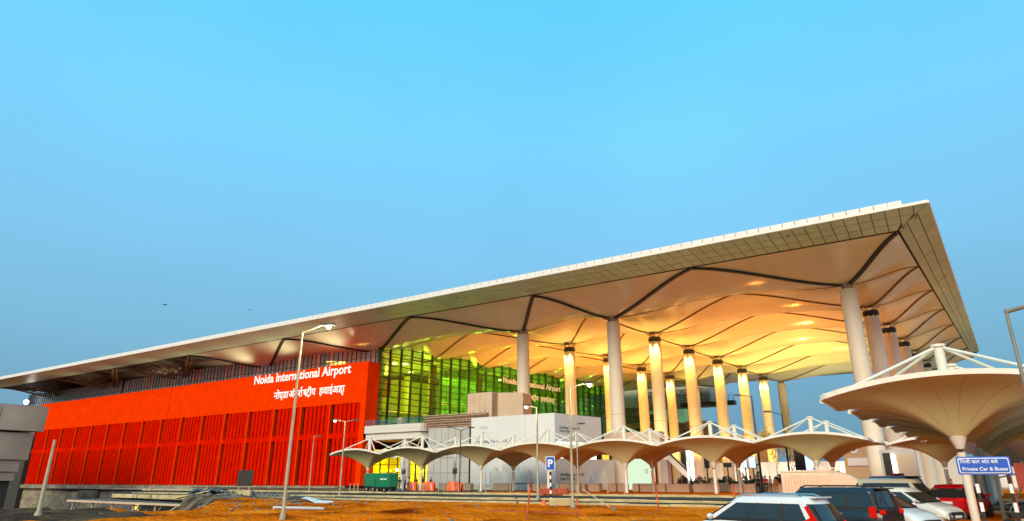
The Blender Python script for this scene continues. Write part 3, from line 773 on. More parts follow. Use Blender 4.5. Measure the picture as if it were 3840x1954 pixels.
MB().tube((-11.4,111.9,6.6),(-11.4,112.02,6.6),.62,.62,20).build('emblem', 'panel_white', rw); MB().tube((-11.4,111.85,6.6),(-11.4,111.95,6.6),.3,.3,16).build('emblem_centre', 'dark_metal', rw)
MB().box(-12.4,-9.4,111.8,111.95,4.2,5.3).build('direction_board', 'panel_white', rw)
MB().box(-11.6,-10.2,111.8,111.95,.8,2.2).build('door', 'dark_metal', rw)
ks = wthing('information_kiosk', 'grey framed kiosk with screens below the right end of the canopies', 'kiosk', (-4.5, 92, .8))
MB().box(-6.6,-2.9,91.5,94,.8,5.6).build('body', 'panel_grey', ks)
MB().box(-6.3,-5.5,91.4,91.5,1.6,5.2).build('dark_slats', 'black', ks)
for k in range(5): MB().box(-5.35,-5.15,91.38,91.5,1.7+.7*k,2.15+.7*k).build('lamp_strip', 'lamp_small', ks)
MB().box(-4.9,-3.2,91.4,91.5,1.8,5.0).build('screen_panel', 'tan', ks)

# ------------------------------------------------------------------ canopies
M('canopy_seam', (.52,.44,.23), .7, var=0)
def canopy_mesh(a=4.93, bb_=3.25, zn=3.0, zr=5.50, dip=.80, rn=.27, n=96, m=16):
    P = []
    for k in range(n):
        th = 2*pi*k/n; c, s = cos(th), sin(th)
        # superellipse-like rectangle
        q = (abs(c/a)**14 + abs(s/bb_)**14)**(-1/14.)
        rx, ry = q*c, q*s
        zrim = zr - dip*(.90*(abs(rx)/a)**2 + .10*(abs(ry)/bb_)**2) 
        col = []
        for i in range(m+1):
            t = i/m; x = rn*c + (rx-rn*c)*t; y = rn*s + (ry-rn*s)*t
            pz = 1-(1-t)**2.55
            col.append((x, y, zn + (zrim-zn)*pz))
        P.append(col)
    return P
def make_canopy():
    t = thing('canopy', 'x', 'canopy')
    P = canopy_mesh(); n = len(P); m_ = len(P[0])
    b = MB(); vs = [p for col in P for p in col]
    fs = [(k*m_+i, ((k+1)%n)*m_+i, ((k+1)%n)*m_+i+1, k*m_+i+1) for k in range(n) for i in range(m_-1)]
    b.add(vs, fs); f = b.build('fabric_funnel', 'canopy', t, smooth=True, auto=80)
    b = MB()                                              # rim beam
    for k in range(n):
        p = Vector(P[k][-1]); q = Vector(P[(k+1)%n][-1]); b.bar(p+Vector((0,0,.06)), q+Vector((0,0,.06)), .16, .22)
    b.build('rim', 'canopy_white', t)
    b = MB()                                              # welded seams of the fabric
    for k in range(4, n, 8):
        for i in range(2, m_-1): b.bar(Vector(P[k][i])-Vector((0,0,.008)), Vector(P[k][i+1])-Vector((0,0,.008)), .022, .012)
    b.build('seam', 'canopy_seam', t)
    MB().lathe([(.16,2.55),(.22,2.7),(.33,3.02),(.34,3.1)], (0,0,0), 20).build('neck', 'canopy_white', t, smooth=True)
    MB().lathe([(.17,-.8),(.17,.02),(.17,2.4)], (0,0,0), 16).build('post', 'canopy_white', t, smooth=True)
    MB().lathe([(.21,3.2),(.21,7.1),(.30,7.1),(.30,7.22)], (0,0,0), 14).build('mast', 'canopy_white', t, smooth=True)
    for sx_ in (-1,1):
        for sy_ in (-1,1):
            MB().tube((.1*sx_,.05*sy_,7.08), (3.95*sx_,2.75*sy_,5.06), .07, .07, 8).build('stay_rod', 'canopy_white', t)
    # small gutter spout at the left tip
    MB().path([(-4.75,0,4.95),(-4.95,0,5.25),(-5.2,0,5.2),(-5.3,0,4.85)], .11, 8).build('spout', 'canopy_white', t)
    return t
proto = make_canopy(); scan(None)
spots = []
fx = [-70.0,-60.0,-50.0,-40.15,-30.2,-20.35,-10.5]
for k, x in enumerate(fx): spots.append((x, 70.0, .8, 0, f'white funnel canopy in the front kerbside row, {ORD[k]} from the red wall', 'front row of funnel canopies'))
for k, x in enumerate([-68.6,-58.9,-49.0,-39.3,-29.4,-19.4,-9.9]): spots.append((x, 76.0, .8, 0, f'white funnel canopy in the row behind the kerbside row, {ORD[k]} from the red wall', 'second row of funnel canopies'))
for k in range(7): 
    y = 35.5+6.65*k; nm = 'large near funnel canopy above the blue parking sign, rods on top' if k == 0 else f'funnel canopy in the receding right-hand row, {ORD[k]} from the viewer'
    spots.append((.62+.075*(y-35.5), y, .8, 0, nm, 'right-hand row of funnel canopies'))
spots.append((-.2, 82.5, .8, 0, 'funnel canopy beyond the end of the right-hand row, beside the kiosk', 'right-hand row of funnel canopies'))
for k, (x, y, z, rz, lab, grp) in enumerate(spots):
    o = proto if k == 0 else copy_tree(proto)
    if k in (7, 8):                                       # these two frames have no fabric yet
        for c in [c for c in bpy.data.objects if c.parent == o and c.name.split('.')[0] in ('fabric_funnel','seam')]: bpy.data.objects.remove(c)
        lab = f'unfinished white canopy frame without fabric behind the kerbside row, {ORD[k-7]} from the red wall'
        MB().box(-.25,.25,-.2,.2,2.2,3.0).build('hanging_cable_box','tan_dark',o)
    o.location = (x, y, z); o.rotation_euler = (0,0,rz); o['label'] = lab; o['group'] = grp

# ------------------------------------------------------------------ street lamps
M('pole_grey', (.22,.23,.20), .5, var=.2, scale=2)
def lamp_post(x, y, h, label, arms, lit=None, r0=.11, r1=.06, power=0, mat='galv', col=(1,.85,.45)):
    z = gz(x, y); t = thing('street_lamp', label, 'street lamp', (x,y,z), 0, 'street lamps')
    MB().lathe([(r0*1.6,-.4),(r0*1.6,.12),(r0,.3),(r1,h)], (0,0,0), 12).build('pole', mat, t, smooth=True)
    for k, (dx, dy, dz) in enumerate(arms):
        e = Vector((dx,dy,h+dz)); MB().path([(0,0,h-.05), tuple(e)], .04, 8).build('arm', mat, t)
        d = Vector((dx,dy,0)).normalized(); a_ = atan2(d.y,d.x)
        hd = MB().box(-.12,.62,-.15,.15,-.06,.08).build('lamp_head', 'dark_metal', t); hd.location = e; hd.rotation_euler = (0,0,a_)
        if lit is not None and k in lit:
            le = MB().sphere((0,0,0), .14, 20, 12).build('lamp_lens', 'lamp_white', t, smooth=True); le.location = e + d*.3 + Vector((0,0,-.12))
            if power: point('lamp_light', tuple(e + d*.3 + Vector((0,0,-.38))), power, col, .15, t)
    return t
rdir = Vector((cos(HEAD-pi/2), sin(HEAD-pi/2), 0))       # across the view, left to right
def A(l, dz=.25, along_=0.): v = rdir*l + Vector((0,along_,0)); return (v.x, v.y, dz)
lamp_post(-29.45, 23.55, 9.85, 'tall near lamp post with lit lamp in front of the red wall', [A(1.15,.42)], [0], .10, .055, 900)
lamp_post(-29.75, 50.0, 7.75, 'lamp post with lit lamp left of the parking sign', [A(-.65,.12)], [0], .11, .06, 300)
lamp_post(-20.5, 38.8, 7.6, 'lamp post with lit lamp right of the parking sign', [A(1.05,.25)], [0], .10, .06, 400)
lamp_post(-18.1, 80.4, 10.8, 'tall dark unlit lamp post with arm to the left among the yellow columns', [A(-1.4,.1)], None, .14, .08, mat='dark_metal')
lamp_post(-14.3, 76.7, 8.2, 'shorter dark unlit lamp post above the ribbed ramp wall', [A(-1.3,.25)], None, .12, .07, mat='dark_metal')
lamp_post(-33.1, 64.0, 7.2, 'thin plain lamp post in front of the pale lit board', [A(.3,.0)], None, .09, .05)
lamp_post(-56.35, 52.3, 7.9, 'twin-arm lamp post with one lit lamp before the red wall', [A(-.9,.15), A(.95,.12)], [0], .10, .06, 300)
lamp_post(-72.15, 61.5, 7.2, 'slim lamp post standing close to the red wall fins', [A(.4,.0)], None, .09, .05)
lamp_post(-47.45, 62.15, 7.0, 'dark twin-arm lamp post before the pale grey panels', [A(-1.0,.35), A(1.0,.3)], None, .08, .05, mat='dark_metal')
lamp_post(-42.95, 17.8, 4.1, 'short bare pole without lamp at the far left', [], None, .12, .07)
lamp_post(1.45, 14.95, 5.2, 'near lamp post at the right edge with arm leaving the frame', [(1.2,-.1,.18)], None, .042, .03, mat='pole_grey')
# small lamps on the ground near the lobby
t = thing('work_light', 'small bright white floodlight on a stick by the lobby door', 'lamp', (-68.1, 74, .8))
MB().tube((0,0,0),(0,0,2.7),.04).build('pole', 'dark_metal', t); MB().sphere((0,0,2.8),.2,12,8).build('lamp', 'lamp_white', t, smooth=True)
t = wthing('eave_floodlight', 'bright white floodlight below the roof at the far left', 'lamp', (-256, 95, 26))
MB().sphere((-256.2,95,27.2),.7,12,8).build('lamp', 'lamp_small', t, smooth=True); MB().bar((-256.2,95.5,27.2),(-256.2,98.8,27.2),.12).build('bracket', 'dark_metal', t)

# ------------------------------------------------------------------ planters, blocks, bollards, signs
PX = [(-62.5,-59.4),(-59.2,-56.9),(-53.2,-50.6),(-46.5,-45.9),(-45.5,-44.2),(-42.7,-41.2),(-40.2,-38.8),(-38.4,-36.9),(-36.0,-34.8),(-34.3,-33.2),(-32.5,-31.7),(-31.6,-30.1),(-29.6,-28.3),(-28.2,-25.5),(-25.1,-22.1),(-20.6,-18.0),(-16.8,-15.2)]
for k, (a, c) in enumerate(PX):
    t = thing('planter', f'beige concrete block planter in the kerbside line, {k+1}{"st" if k==0 else "nd" if k==1 else "rd" if k==2 else "th"} from the red wall', 'planter', ((a+c)/2, 77.2+.25*(k%3), .8), 0, 'beige block planters')
    w = (c-a)/2; MB().box(-w, w, -.45, .45, 0, .92).build('block', 'planter', t, bevel=.04); MB().box(-w+.08, w-.08, -.36, .36, .93, .95).build('soil', 'dark_soil', t)
M('leaf', (.07,.11,.03), .7, var=.5, scale=3); M('leaf_red', (.20,.06,.03), .7, var=.5, scale=3); M('leaf_dark', (.03,.05,.02), .7, var=.4, scale=3)
def shrub(x, y, z, L, Wd, H, label, mat='leaf', n=260):
    t = thing('shrub', label, 'shrub', (x,y,z), 0, 'planter shrubs'); b = MB(); st = MB()
    for k in range(n):
        px, py = random.uniform(-L/2,L/2), random.uniform(-Wd/2,Wd/2); h = H*random.uniform(.1,1)*(.6+.4*sin(px*3+x))
        c = Vector((px,py,h)); s = random.uniform(.07,.17); d = Vector((random.gauss(0,1),random.gauss(0,1),random.gauss(0,.8))).normalized(); e = d.orthogonal().normalized()
        b.add([c-d*s, c+e*s*.5, c+d*s, c-e*s*.5], [(0,1,2,3)])
    for k in range(8): st.tube((L*(k/8-.45),0,-.1),(L*(k/8-.45)+random.uniform(-.1,.1),0,H*.7),.02,.012,5)
    b.build('foliage', mat, t); st.build('stem', 'dark_soil', t)
for k, (x, y, L, H, mt) in enumerate([(-27.0,82.4,3.2,.8,'leaf_red'),(-24.6,83,3.4,.9,'leaf_red'),(-22.0,82.4,3.0,.8,'leaf_dark'),(-19.6,82.6,2.4,1.3,'leaf'),(-26.6,80.6,2.6,.55,'leaf_dark'),(-20.6,80.6,2.6,.5,'leaf'),(-16.2,82.5,1.8,1.0,'leaf_dark'),(-13.6,84,4.0,.9,'leaf'),(-11.0,84,3.2,.9,'leaf')]):
    tt = thing('planter_box', f'low pink-beige planter trough on the forecourt, {ORD[k]} from the left', 'planter', (x, y, .8), 0, 'planter troughs')
    MB().box(-L/2-.1,L/2+.1,-.55,.55,0,1.0 if k not in (4,5) else .75).build('trough', 'planter', tt, bevel=.03)
    shrub(x, y, 1.8 if k not in (4,5) else 1.55, L, .9, H, f'clump of {"reddish" if mt=="leaf_red" else "dark" if mt=="leaf_dark" else "green"} shrubs in the {ORD[k]} forecourt trough from the left', mt)
def sapling(x, y, h, label, mat, leaves=0):
    t = thing('sapling', label, 'tree', (x,y,.8), 0, 'young forecourt trees'); b = MB(); lf = MB()
    def br(p, d, l, r, dep):
        q = p + d*l; b.tube(p, q, r, r*.6, 6, False)
        if dep == 0:
            for _ in range(leaves):
                c = q + Vector((random.gauss(0,.25),random.gauss(0,.25),random.gauss(0,.3))); s = .14; e = Vector((random.gauss(0,1),random.gauss(0,1),random.gauss(0,1))).normalized(); f_ = e.orthogonal().normalized()
                lf.add([c-e*s,c+f_*s*.5,c+e*s,c-f_*s*.5],[(0,1,2,3)])
            return
        for _ in range(3):
            nd = (d + Vector((random.uniform(-.75,.75),random.uniform(-.75,.75),random.uniform(-.05,.35)))).normalized(); br(p.lerp(q, random.uniform(.6,1)), nd, l*random.uniform(.55,.75), r*.55, dep-1)
    b.tube((0,0,0),(0,0,h*.42),.07,.05,8)
    for k in range(7): br(Vector((0,0,h*(.35+.06*k))), Vector((random.uniform(-.8,.8),random.uniform(-.8,.8),.9)).normalized(), h*.2, .035, 2)
    b.build('trunk', mat, t)
    if leaves: lf.build('crown', 'leaf_uplit' if 'leaf_uplit' in MATS else M('leaf_uplit', (.55,.33,.06), .7, var=.3, scale=3), t)
M('bark', (.16,.10,.06), .8, var=.2); M('bark_uplit', (.55,.34,.08), .8, var=.2)  # gold tone of bark and crown paints in the light from below
sapling(-21.6, 83.6, 6.6, 'bare young tree with thin branches behind the second shrub trough', 'bark')
sapling(-17.3, 85.5, 7.2, 'young tree with golden leaves lit from below by the ramp wall', 'bark_uplit', 6)
sapling(-15.6, 85.5, 6.8, 'bare grey young tree right of the golden-leaved one', 'bark', 1)
sapling(-27.6, 84.5, 5.4, 'thin bare young tree left of the lit white pillar', 'bark')
b = MB(); fr = thing('distant_tree', 'small dark tree on the horizon beyond the pale fence', 'tree', (-38, 330, .8)); b.tube((0,0,0),(0,0,10),.5,.3); b.build('trunk', 'bark', fr)
b = MB()
for k in range(500):
    c = Vector((random.gauss(0,3),random.gauss(0,3),15+random.gauss(0,1.7))); e = Vector((random.gauss(0,1),random.gauss(0,1),random.gauss(0,1))).normalized(); f_ = e.orthogonal(); b.add([c-e*.5,c+f_*.3,c+e*.5,c-f_*.3],[(0,1,2,3)])
b.build('crown', 'leaf_dark', fr)
# lit pillar, totems, screens
t = thing('lit_pillar', 'tall glowing white pillar sign among the yellow columns', 'sign', (-28.7, 88, .8)); MB().box(-.42,.42,-.2,.2,.5,6.2).build('light_box', 'glow_white', t); MB().box(-.5,.5,-.28,.28,0,.5).build('base', 'panel_grey', t)
for k, (x, y, w, h, mt, lab) in enumerate([(-25.3,84,.5,1.0,'black','small black information sign on a post by the first trough'),(-23.3,86,.9,.35,'black','black T-shaped sign post on the forecourt'),(-21.1,86,.45,1.0,'screen','slim lit screen totem left of the forecourt crowd'),(-20.2,86,.75,1.1,'screen','wide lit screen totem left of the forecourt crowd'),(-14.6,86,.5,.6,'black','small dark square sign above the ramp wall, right of the trees')]):
    t = thing('totem', lab, 'sign', (x,y,.8), 0, 'forecourt totems'); MB().box(-.07,.07,-.07,.07,0,3.0).build('post', 'dark_metal', t); MB().box(-w/2,w/2,-.1,.1,3.0-h*.2,3.0+h).build('display', mt, t); MB().box(-w/2-.05,w/2+.05,0,.14,2.95-h*.2,3.05+h).build('casing', 'black', t)
t = thing('screen_box', 'tilted dark display box with blue screen side above the ramp wall', 'screen', (-13.6, 82, .8)); MB().box(-.06,.06,-.06,.06,0,2.4).build('post', 'dark_metal', t); MB().box(-.9,.2,-.3,.3,2.4,4.7).build('case', 'black', t); MB().box(.2,.85,-.25,.25,2.4,4.7).build('screen', 'screen', t)
t = thing('lit_board', 'bright pale green lit display board right of the second bare column', 'board', (-39.6, 98, .8)); MB().box(-2.4,2.0,0,.2,0,4.5).build('board', emitter('board_glow', (.80,1.0,.72), .95), t); MB().box(.4,1.0,-.02,0,2.3,3.0).build('print', 'print_grey', t); MB().box(-3.5,-2.45,0,.2,0,4.2).build('side_panel', 'panel_grey', t)
es = thing('escalator', 'white-sided escalator rising behind the yellow columns', 'escalator', (-36.2, 106, .8)); MB().slab([(-2.2,0,4.6),(-2.2,0,5.8),(2.2,0,1.6),(2.2,0,.4)], 1.6, (0,1,0)).build('side', 'panel_white', es); MB().bar((-2.2,-.05,6.0),(2.2,-.05,1.8),.2).build('handrail', 'black', es); MB().box(-3.4,-2.2,0,1.6,0,4.6).build('support', 'panel_grey', es)
# bollards
bol = thing('bollard', 'x', 'bollard', (0,0,0), 0, 'short posts along the kerb'); MB().lathe([(.09,0),(.09,.85),(.07,.95)],(0,0,0),10).build('post', 'galv', bol); scan(None)
BX = [-69.8,-69.2,-68.3,-57.6,-56.5,-54.3,-53.2,-48.0,-46.9,-43.5,-40.9,-37.2,-34.6,-31.0,-29.0]
for k, x in enumerate(BX):
    o = bol if k == 0 else copy_tree(bol); o.location = (x, 66.6+.2*(k%2), gz(x,66.6)); o['label'] = f'short grey kerb post, {k+1}{"st" if k==0 else "nd" if k==1 else "rd" if k==2 else "th"} from the red wall'
# parking sign
t = thing('parking_sign', 'blue P parking sign on a black and white striped pole', 'sign', (-24.1, 42.3, gz(-24.1,42.3)))
fr_ = atan2(rdir.y, rdir.x)
t.rotation_euler = (0,0,fr_)
for k in range(10): MB().lathe([(.07,.25*k),(.07,.25*k+.25)],(0,0,0),12).build('pole_band', 'sign_white' if k % 2 else 'black', t)
MB().box(-.33,.33,-.06,-.03,2.35,3.30).build('plate', 'sign_white', t, bevel=.01); MB().box(-.29,.29,-.075,-.06,2.39,3.26).build('field', 'sign_blue', t)
text('P', .72, 'sign_white', t, face_mtx((-.20,-.08,2.58),(1,0,0)), .004, .02)
tag(MB().lathe([(.26,0),(.05,.38)],(-24.4,41.8,gz(-24.4,41.8)),8).build('traffic_cone','orange_barrier',None), 'small crushed orange cone at the foot of the parking sign', 'cone')
t = thing('concrete_barrier', 'cream concrete block lying between parking sign and lamp post', 'barrier', (-22.3,40.6,gz(-22.3,40.6)), fr_); MB().prism([(-.85,-.22),(.85,-.22),(.85,.22),(-.85,.22)],0,.5).build('block','kerb',t,bevel=.05)
t = thing('orange_barrier_rail', 'low orange-red barrier behind the parking sign', 'barrier', (-33.9,60,gz(-33.9,60)), 0); MB().box(-1.7,1.7,-.2,.2,.1,.65).build('rail','rust_pole',t,bevel=.04); MB().box(-1.2,-1,-.3,.3,0,.1).build('foot','rust_pole',t); MB().box(1,1.2,-.3,.3,0,.1).build('foot','rust_pole',t)
# private car sign
sgn = thing('direction_sign', 'blue bilingual car and bus parking sign on striped posts at the right', 'sign', (1.02, 27.5, 0))
sgn.rotation_euler = (0,0,radians(9))
def rrect(w, h, r, x0=0, z0=0): 
    out = []
    for cx_, cz_, a0 in ((w/2-r,-h/2+r,-pi/2),(w/2-r,h/2-r,0),(-w/2+r,h/2-r,pi/2),(-w/2+r,-h/2+r,pi)): out += [(x0+cx_+r*cos(a0+pi/2*k/5), z0+cz_+r*sin(a0+pi/2*k/5)) for k in range(6)]
    return out
zc = 2.50; wS, hS = 1.46, .52
def plate(pts, y, mat, name): return MB().slab([(x,y,z) for x,z in pts], .012, (0,1,0)).build(name, mat, sgn)
plate(rrect(wS+.06,hS+.06,.05,0,zc), -.04, 'sign_blue', 'plate'); plate(rrect(wS-.03,hS-.03,.06,0,zc), -.052, 'sign_white', 'border'); plate(rrect(wS-.09,hS-.09,.05,0,zc), -.064, 'sign_blue', 'field')
text('Private Car & Buses', .157, 'sign_white', sgn, face_mtx((-.63,-.068,zc-.16),(1,0,0)), .002, .003)
text('िनजी कार और बसें', .157, 'sign_white', sgn, face_mtx((-.65,-.068,zc+.07),(1,0,0)), .002, .002)
for x in (-.30,.62):
    for k in range(9): 
        z0 = -.4+.29*k; MB().box(x-.05,x+.05,-.02,.04,z0,min(z0+.29,zc+.2)).build('post_band', 'sign_white' if k % 2 else 'black', sgn)
# ------------------------------------------------------------------ ramp wall, generators, barriers
rm = thing('ramp_wall', 'beige ribbed ramp parapet with rounded nose behind the parked cars', 'wall', (-10, 66, .5))
prof = [(-3.1,0),(-3.1,2.3),(.9,2.3),(1.8,2.25),(2.6,2.02),(3.2,1.6),(3.55,1.0),(3.6,.5),(3.6,0)]
MB().slab([(x,0,z) for x,z in prof], 2.2, (0,1,0)).build('wall', 'planter', rm, bevel=.04)
MB().box(-3.15,1.6,-.06,2.26,2.3,2.42).build('coping', 'planter', rm)
for k in range(15): MB().box(-2.95+.27*k,-2.80+.27*k,-.14,0,.1,2.05).build('rib', 'planter', rm)
def generator(x, y, rz, label, words):
    t = thing('generator', label, 'generator', (x,y,gz(x,y)), rz, 'trailer generators'); t.scale = (.86,.86,.86)
    MB().box(-2.0,2.0,-.75,.75,.75,2.55).build('housing', 'green_paint', t, bevel=.06)
    MB().box(-1.85,1.85,-.7,.7,.5,.75).build('chassis', 'black', t)
    for z in (1.0,1.3,1.6): MB().box(-1.9,-1.35,-.765,-.75,z,z+.14).build('louvre', 'leaf_dark', t)
    for xx in (-.9,.9):
        for yy in (-.72,.72):
            w = MB().tube((xx,yy-.11,.36),(xx,yy+.11,.36),.36,.36,18).build('wheel', 'black', t); MB().tube((xx,yy-.13,.36),(xx,yy+.13,.36),.17,.17,12).build('rim', 'galv', w)
    MB().bar((-2,0,.6),(-3.2,0,.45),.1).build('tow_bar', 'black', t); MB().tube((1.2,0,2.55),(1.2,0,2.85),.08).build('exhaust', 'galv', t)
    MB().box(-1.9,1.9,-.7,.7,2.55,2.62).build('lid', 'green_paint', t)
    if words:
        for a in (-.35,.55): MB().box(a,a+.75,-.765,-.75,1.72,1.9).build('lettering', 'sign_white', t)
    return t
generator(-58.4, 61.6, radians(-14), 'green trailer generator with white lettering, the nearer of two', True)
generator(-62.8, 64.2, radians(-14), 'green trailer generator standing half behind the other one', False)
def a_barrier(x, y, rz, label, tilt=0):
    t = thing('road_barrier', label, 'barrier', (x,y,gz(x,y)), rz, 'orange road barriers'); t.rotation_euler = (0,tilt,rz)
    MB().slab([(-.7,-.25,.05),(.7,-.25,.05),(.55,-.08,1.15),(-.55,-.08,1.15)], .05, (0,1,0)).build('front_board','orange_barrier',t); MB().slab([(-.7,.25,.05),(.7,.25,.05),(.55,.08,1.15),(-.55,.08,1.15)], .05, (0,-1,0)).build('rear_board','orange_barrier',t)
    for s in (-1,1): MB().bar((s*.35,-.27,.15),(s*.05,-.14,1.0),.12,.02).build('stripe','sign_white',t)
a_barrier(-58.9,67.2,.1,'orange and white road barrier beside the standing workers'); a_barrier(-56.2,67.6,.0,'orange and white road barrier right of the second canopy post'); a_barrier(-53.9,69,.15,'orange road barrier left of the dark twin-arm lamp post'); a_barrier(-52.6,68.8,-.4,'tilted orange road barrier leaning right beside the dark lamp post',.35); a_barrier(-57.1,68.0,.3,'orange road barrier close behind the second canopy post',-.2)
tag(MB().slab([(-61.3,65.4,.82),(-58.4,65.2,.80),(-58.2,66.2,.84),(-61.2,66.4,.9)],.04,(0,0,1)).build('tarpaulin',M('blue_tarp',(.03,.16,.55),.5,var=.3),None), 'bright blue plastic sheet on the ground by the workers', 'tarpaulin')

# ------------------------------------------------------------------ clutter in the dirt
def ground_pipe(a, c, r, mat, name, label, cat):
    za, zc_ = gz(*a)+r, gz(*c)+r; o = MB().tube((a[0],a[1],za),(c[0],c[1],zc_),r,r,14).build(name, mat, None, smooth=True); return tag(o, label, cat)
ground_pipe((-35.6,27.7),(-34.7,30.9),.10,'panel_white','pipe','long white pipe lying on the dirt by the near lamp post','pipe')
ground_pipe((-44.2,33.6),(-42.9,35.6),.1,'panel_white','plank','pale plank lying on the dirt mound left of the near lamp post','plank')
tag(MB().grid([[(-45.6+.6*i, 37.6+.5*j, gz(-45.6+.6*i,37.6+.5*j)+.05+.22*max(0,sin(i*.9+j*.6))) for i in range(6)] for j in range(4)]).build('plastic_sheet','panel_white',None,smooth=True), 'crumpled white plastic sheet on the dirt mound', 'sheet')
def stake(x, y, h, lean, label):
    z = gz(x,y); t = thing('stake', label, 'stake', (x,y,z), 0, 'red and white stakes'); d = Vector((lean,0,h))
    n = 5
    for k in range(n): MB().tube(d*(k/n), d*((k+1)/n), .045,.045,8).build('band', 'rust_pole' if k % 2 == 0 else 'orange_barrier', t)
    MB().tube(d*.3, d*.31, .1,.1,8).build('collar','rust_pole',t)
stake(-13.5,35.5,2.75,-.25,'leaning rust-red stake left of the white car'); stake(-18.4,29.8,2.0,.25,'rust-red stake with cross bar below the parking sign'); stake(-8.9,33.5,1.6,.0,'short thin rust-red stake beside the white car'); stake(-16.4,31.5,1.0,.0,'short orange stake stub in the dirt')
tag(MB().bar((-20.6,29.6,.55),(-15.9,30.6,.5),.06).build('tape','rust_pole',None), 'red tape strung between stakes low over the dirt', 'tape')
tag(MB().bar((-20.0,39.3,1.5),(-18.9,41.0,gz(-18.9,41)),.05).build('prop','panel_white',None), 'thin white prop leaning on the right lamp post', 'prop')
t = thing('rag', 'white and red cloth hanging on a stick beside the white car', 'cloth', (-7.6,29,gz(-7.6,29))); MB().tube((0,0,0),(-.1,0,1.3),.02).build('stick','bark',t); MB().slab([(-.1,0,1.25),(.05,.02,.5),(.45,0,.35),(.2,0,.9)],.02,(0,1,0)).build('cloth','rag_red' if 'rag_red' in MATS else M('rag_red',(.75,.25,.18),.8),t)
t = thing('notice_board', 'small black notice board standing in the dirt below the red wall', 'board', (-63.0,45,gz(-63,45)),fr_); MB().box(-.8,.8,-.06,.06,1.0,2.6).build('panel','black',t); MB().box(-.6,-.5,-.05,.05,0,1).build('leg','galv',t); MB().box(.5,.6,-.05,.05,0,1).build('leg','galv',t); MB().box(-.75,.75,-.1,.1,0,.55).build('base','kerb',t)
M('rubble_grey',(.20,.19,.18),.9,var=.4,scale=2); M('tarp_dark',(.05,.07,.08),.5,var=.4,scale=1)
b = MB()
for k in range(420):
    x, y = random.uniform(-80,-60), random.uniform(42.5,50); s = random.uniform(.05,.22); z = gz(x,y)
    d = Vector((random.random(),random.random(),random.random())); b.bar((x-s,y,z),(x+s*d.x,y+s*d.y,z+s*d.z*1.3),s*1.2,s)
o = b.build('rubble','rubble_grey',None); tag(o,'heap of broken concrete and debris below the red wall','rubble',kind='stuff')
b = MB()
for k in range(320):
    x = random.uniform(-45,-6); y = random.uniform(20,44); s = random.uniform(.02,.07)*(2.2 if random.random()<.06 else 1); z = gz(x,y)
    b.sphere((x,y,z+s*.2), s, 5, 3)
for k in range(160):
    x, y = random.uniform(-62,-34), random.uniform(25,41); s = random.uniform(.06,.30); z = gz(x,y); d = Vector((random.uniform(-1,1),random.uniform(-1,1),random.uniform(-.1,.3)))
    b.bar((x,y,z+.03),(x+d.x*s,y+d.y*s,z+.05+abs(d.z)*s),s*.5,s*.35)
o = b.build('stones','rubble_grey',None); tag(o,'small stones scattered over the orange dirt','stones',kind='stuff')
tag(MB().grid([[(-77+1.1*i, 44.4+.5*j, gz(-77+1.1*i,44.4+.5*j)+.12+.35*abs(sin(i*1.3+j))) for i in range(9)] for j in range(6)]).build('dark_sheet','tarp_dark',None,smooth=True), 'crumpled dark tarpaulin over debris below the red wall', 'tarpaulin')
def pole_debris(a, c, label): tag(MB().tube(a, c, .09, .07, 8).build('pole','kerb',None), label, 'pole')
pole_debris((-71.5,42.0,-1.2),(-70.2,45.5,1.3),'pale pole leaning up from the excavation to the bank'); pole_debris((-74.5,44,.1),(-68,44.3,1.0),'long pale pole lying slanted across the debris heap')
# formwork platform in the excavation
pf = wthing('formwork_platform', 'timber formwork platform on props in the excavation', 'platform', (-77, 41, -6))
p0, p1 = Vector((-89.5,39.9,-.05)), Vector((-66.8,43.4,-.35)); dv = (p1-p0).normalized(); nv = Vector((-dv.y,dv.x,0))
MB().slab([p0,p1,p1+nv*7,p0+nv*7],.12,(0,0,-1)).build('deck','concrete_dark',pf); MB().bar(p0-Vector((0,0,.15)),p1-Vector((0,0,.15)),.18,.22).build('edge_beam','tan',pf)
for k in range(6):
    q = p0.lerp(p1,.03+.155*k)+nv*.3; MB().bar((q.x,q.y,-6.4),(q.x,q.y,q.z-.2),.16).build('prop','tan',pf); MB().bar((q.x+1.2,q.y,q.z-.3),(q.x,q.y,q.z-1.7),.09).build('brace','galv',pf)
sd = wthing('stair_light', 'small lit yellow doorway deep in the excavation', 'doorway', (-105.5,57,-6)); MB().box(-106.6,-105.4,57,57.2,-4.6,-1.3).build('glow','strip_dim' if 'strip_dim' in MATS else emitter('strip_dim',(1,.8,.2),1.1),sd)
for k in range(5): MB().box(-106.7,-105.3,56.9,57.0,-4.4+.7*k,-4.25+.7*k).build('rung','dark_metal',sd)
MB().box(-125,-95,57.25,57.6,-7,-1.0).build('retaining_wall','concrete_dark',sd)

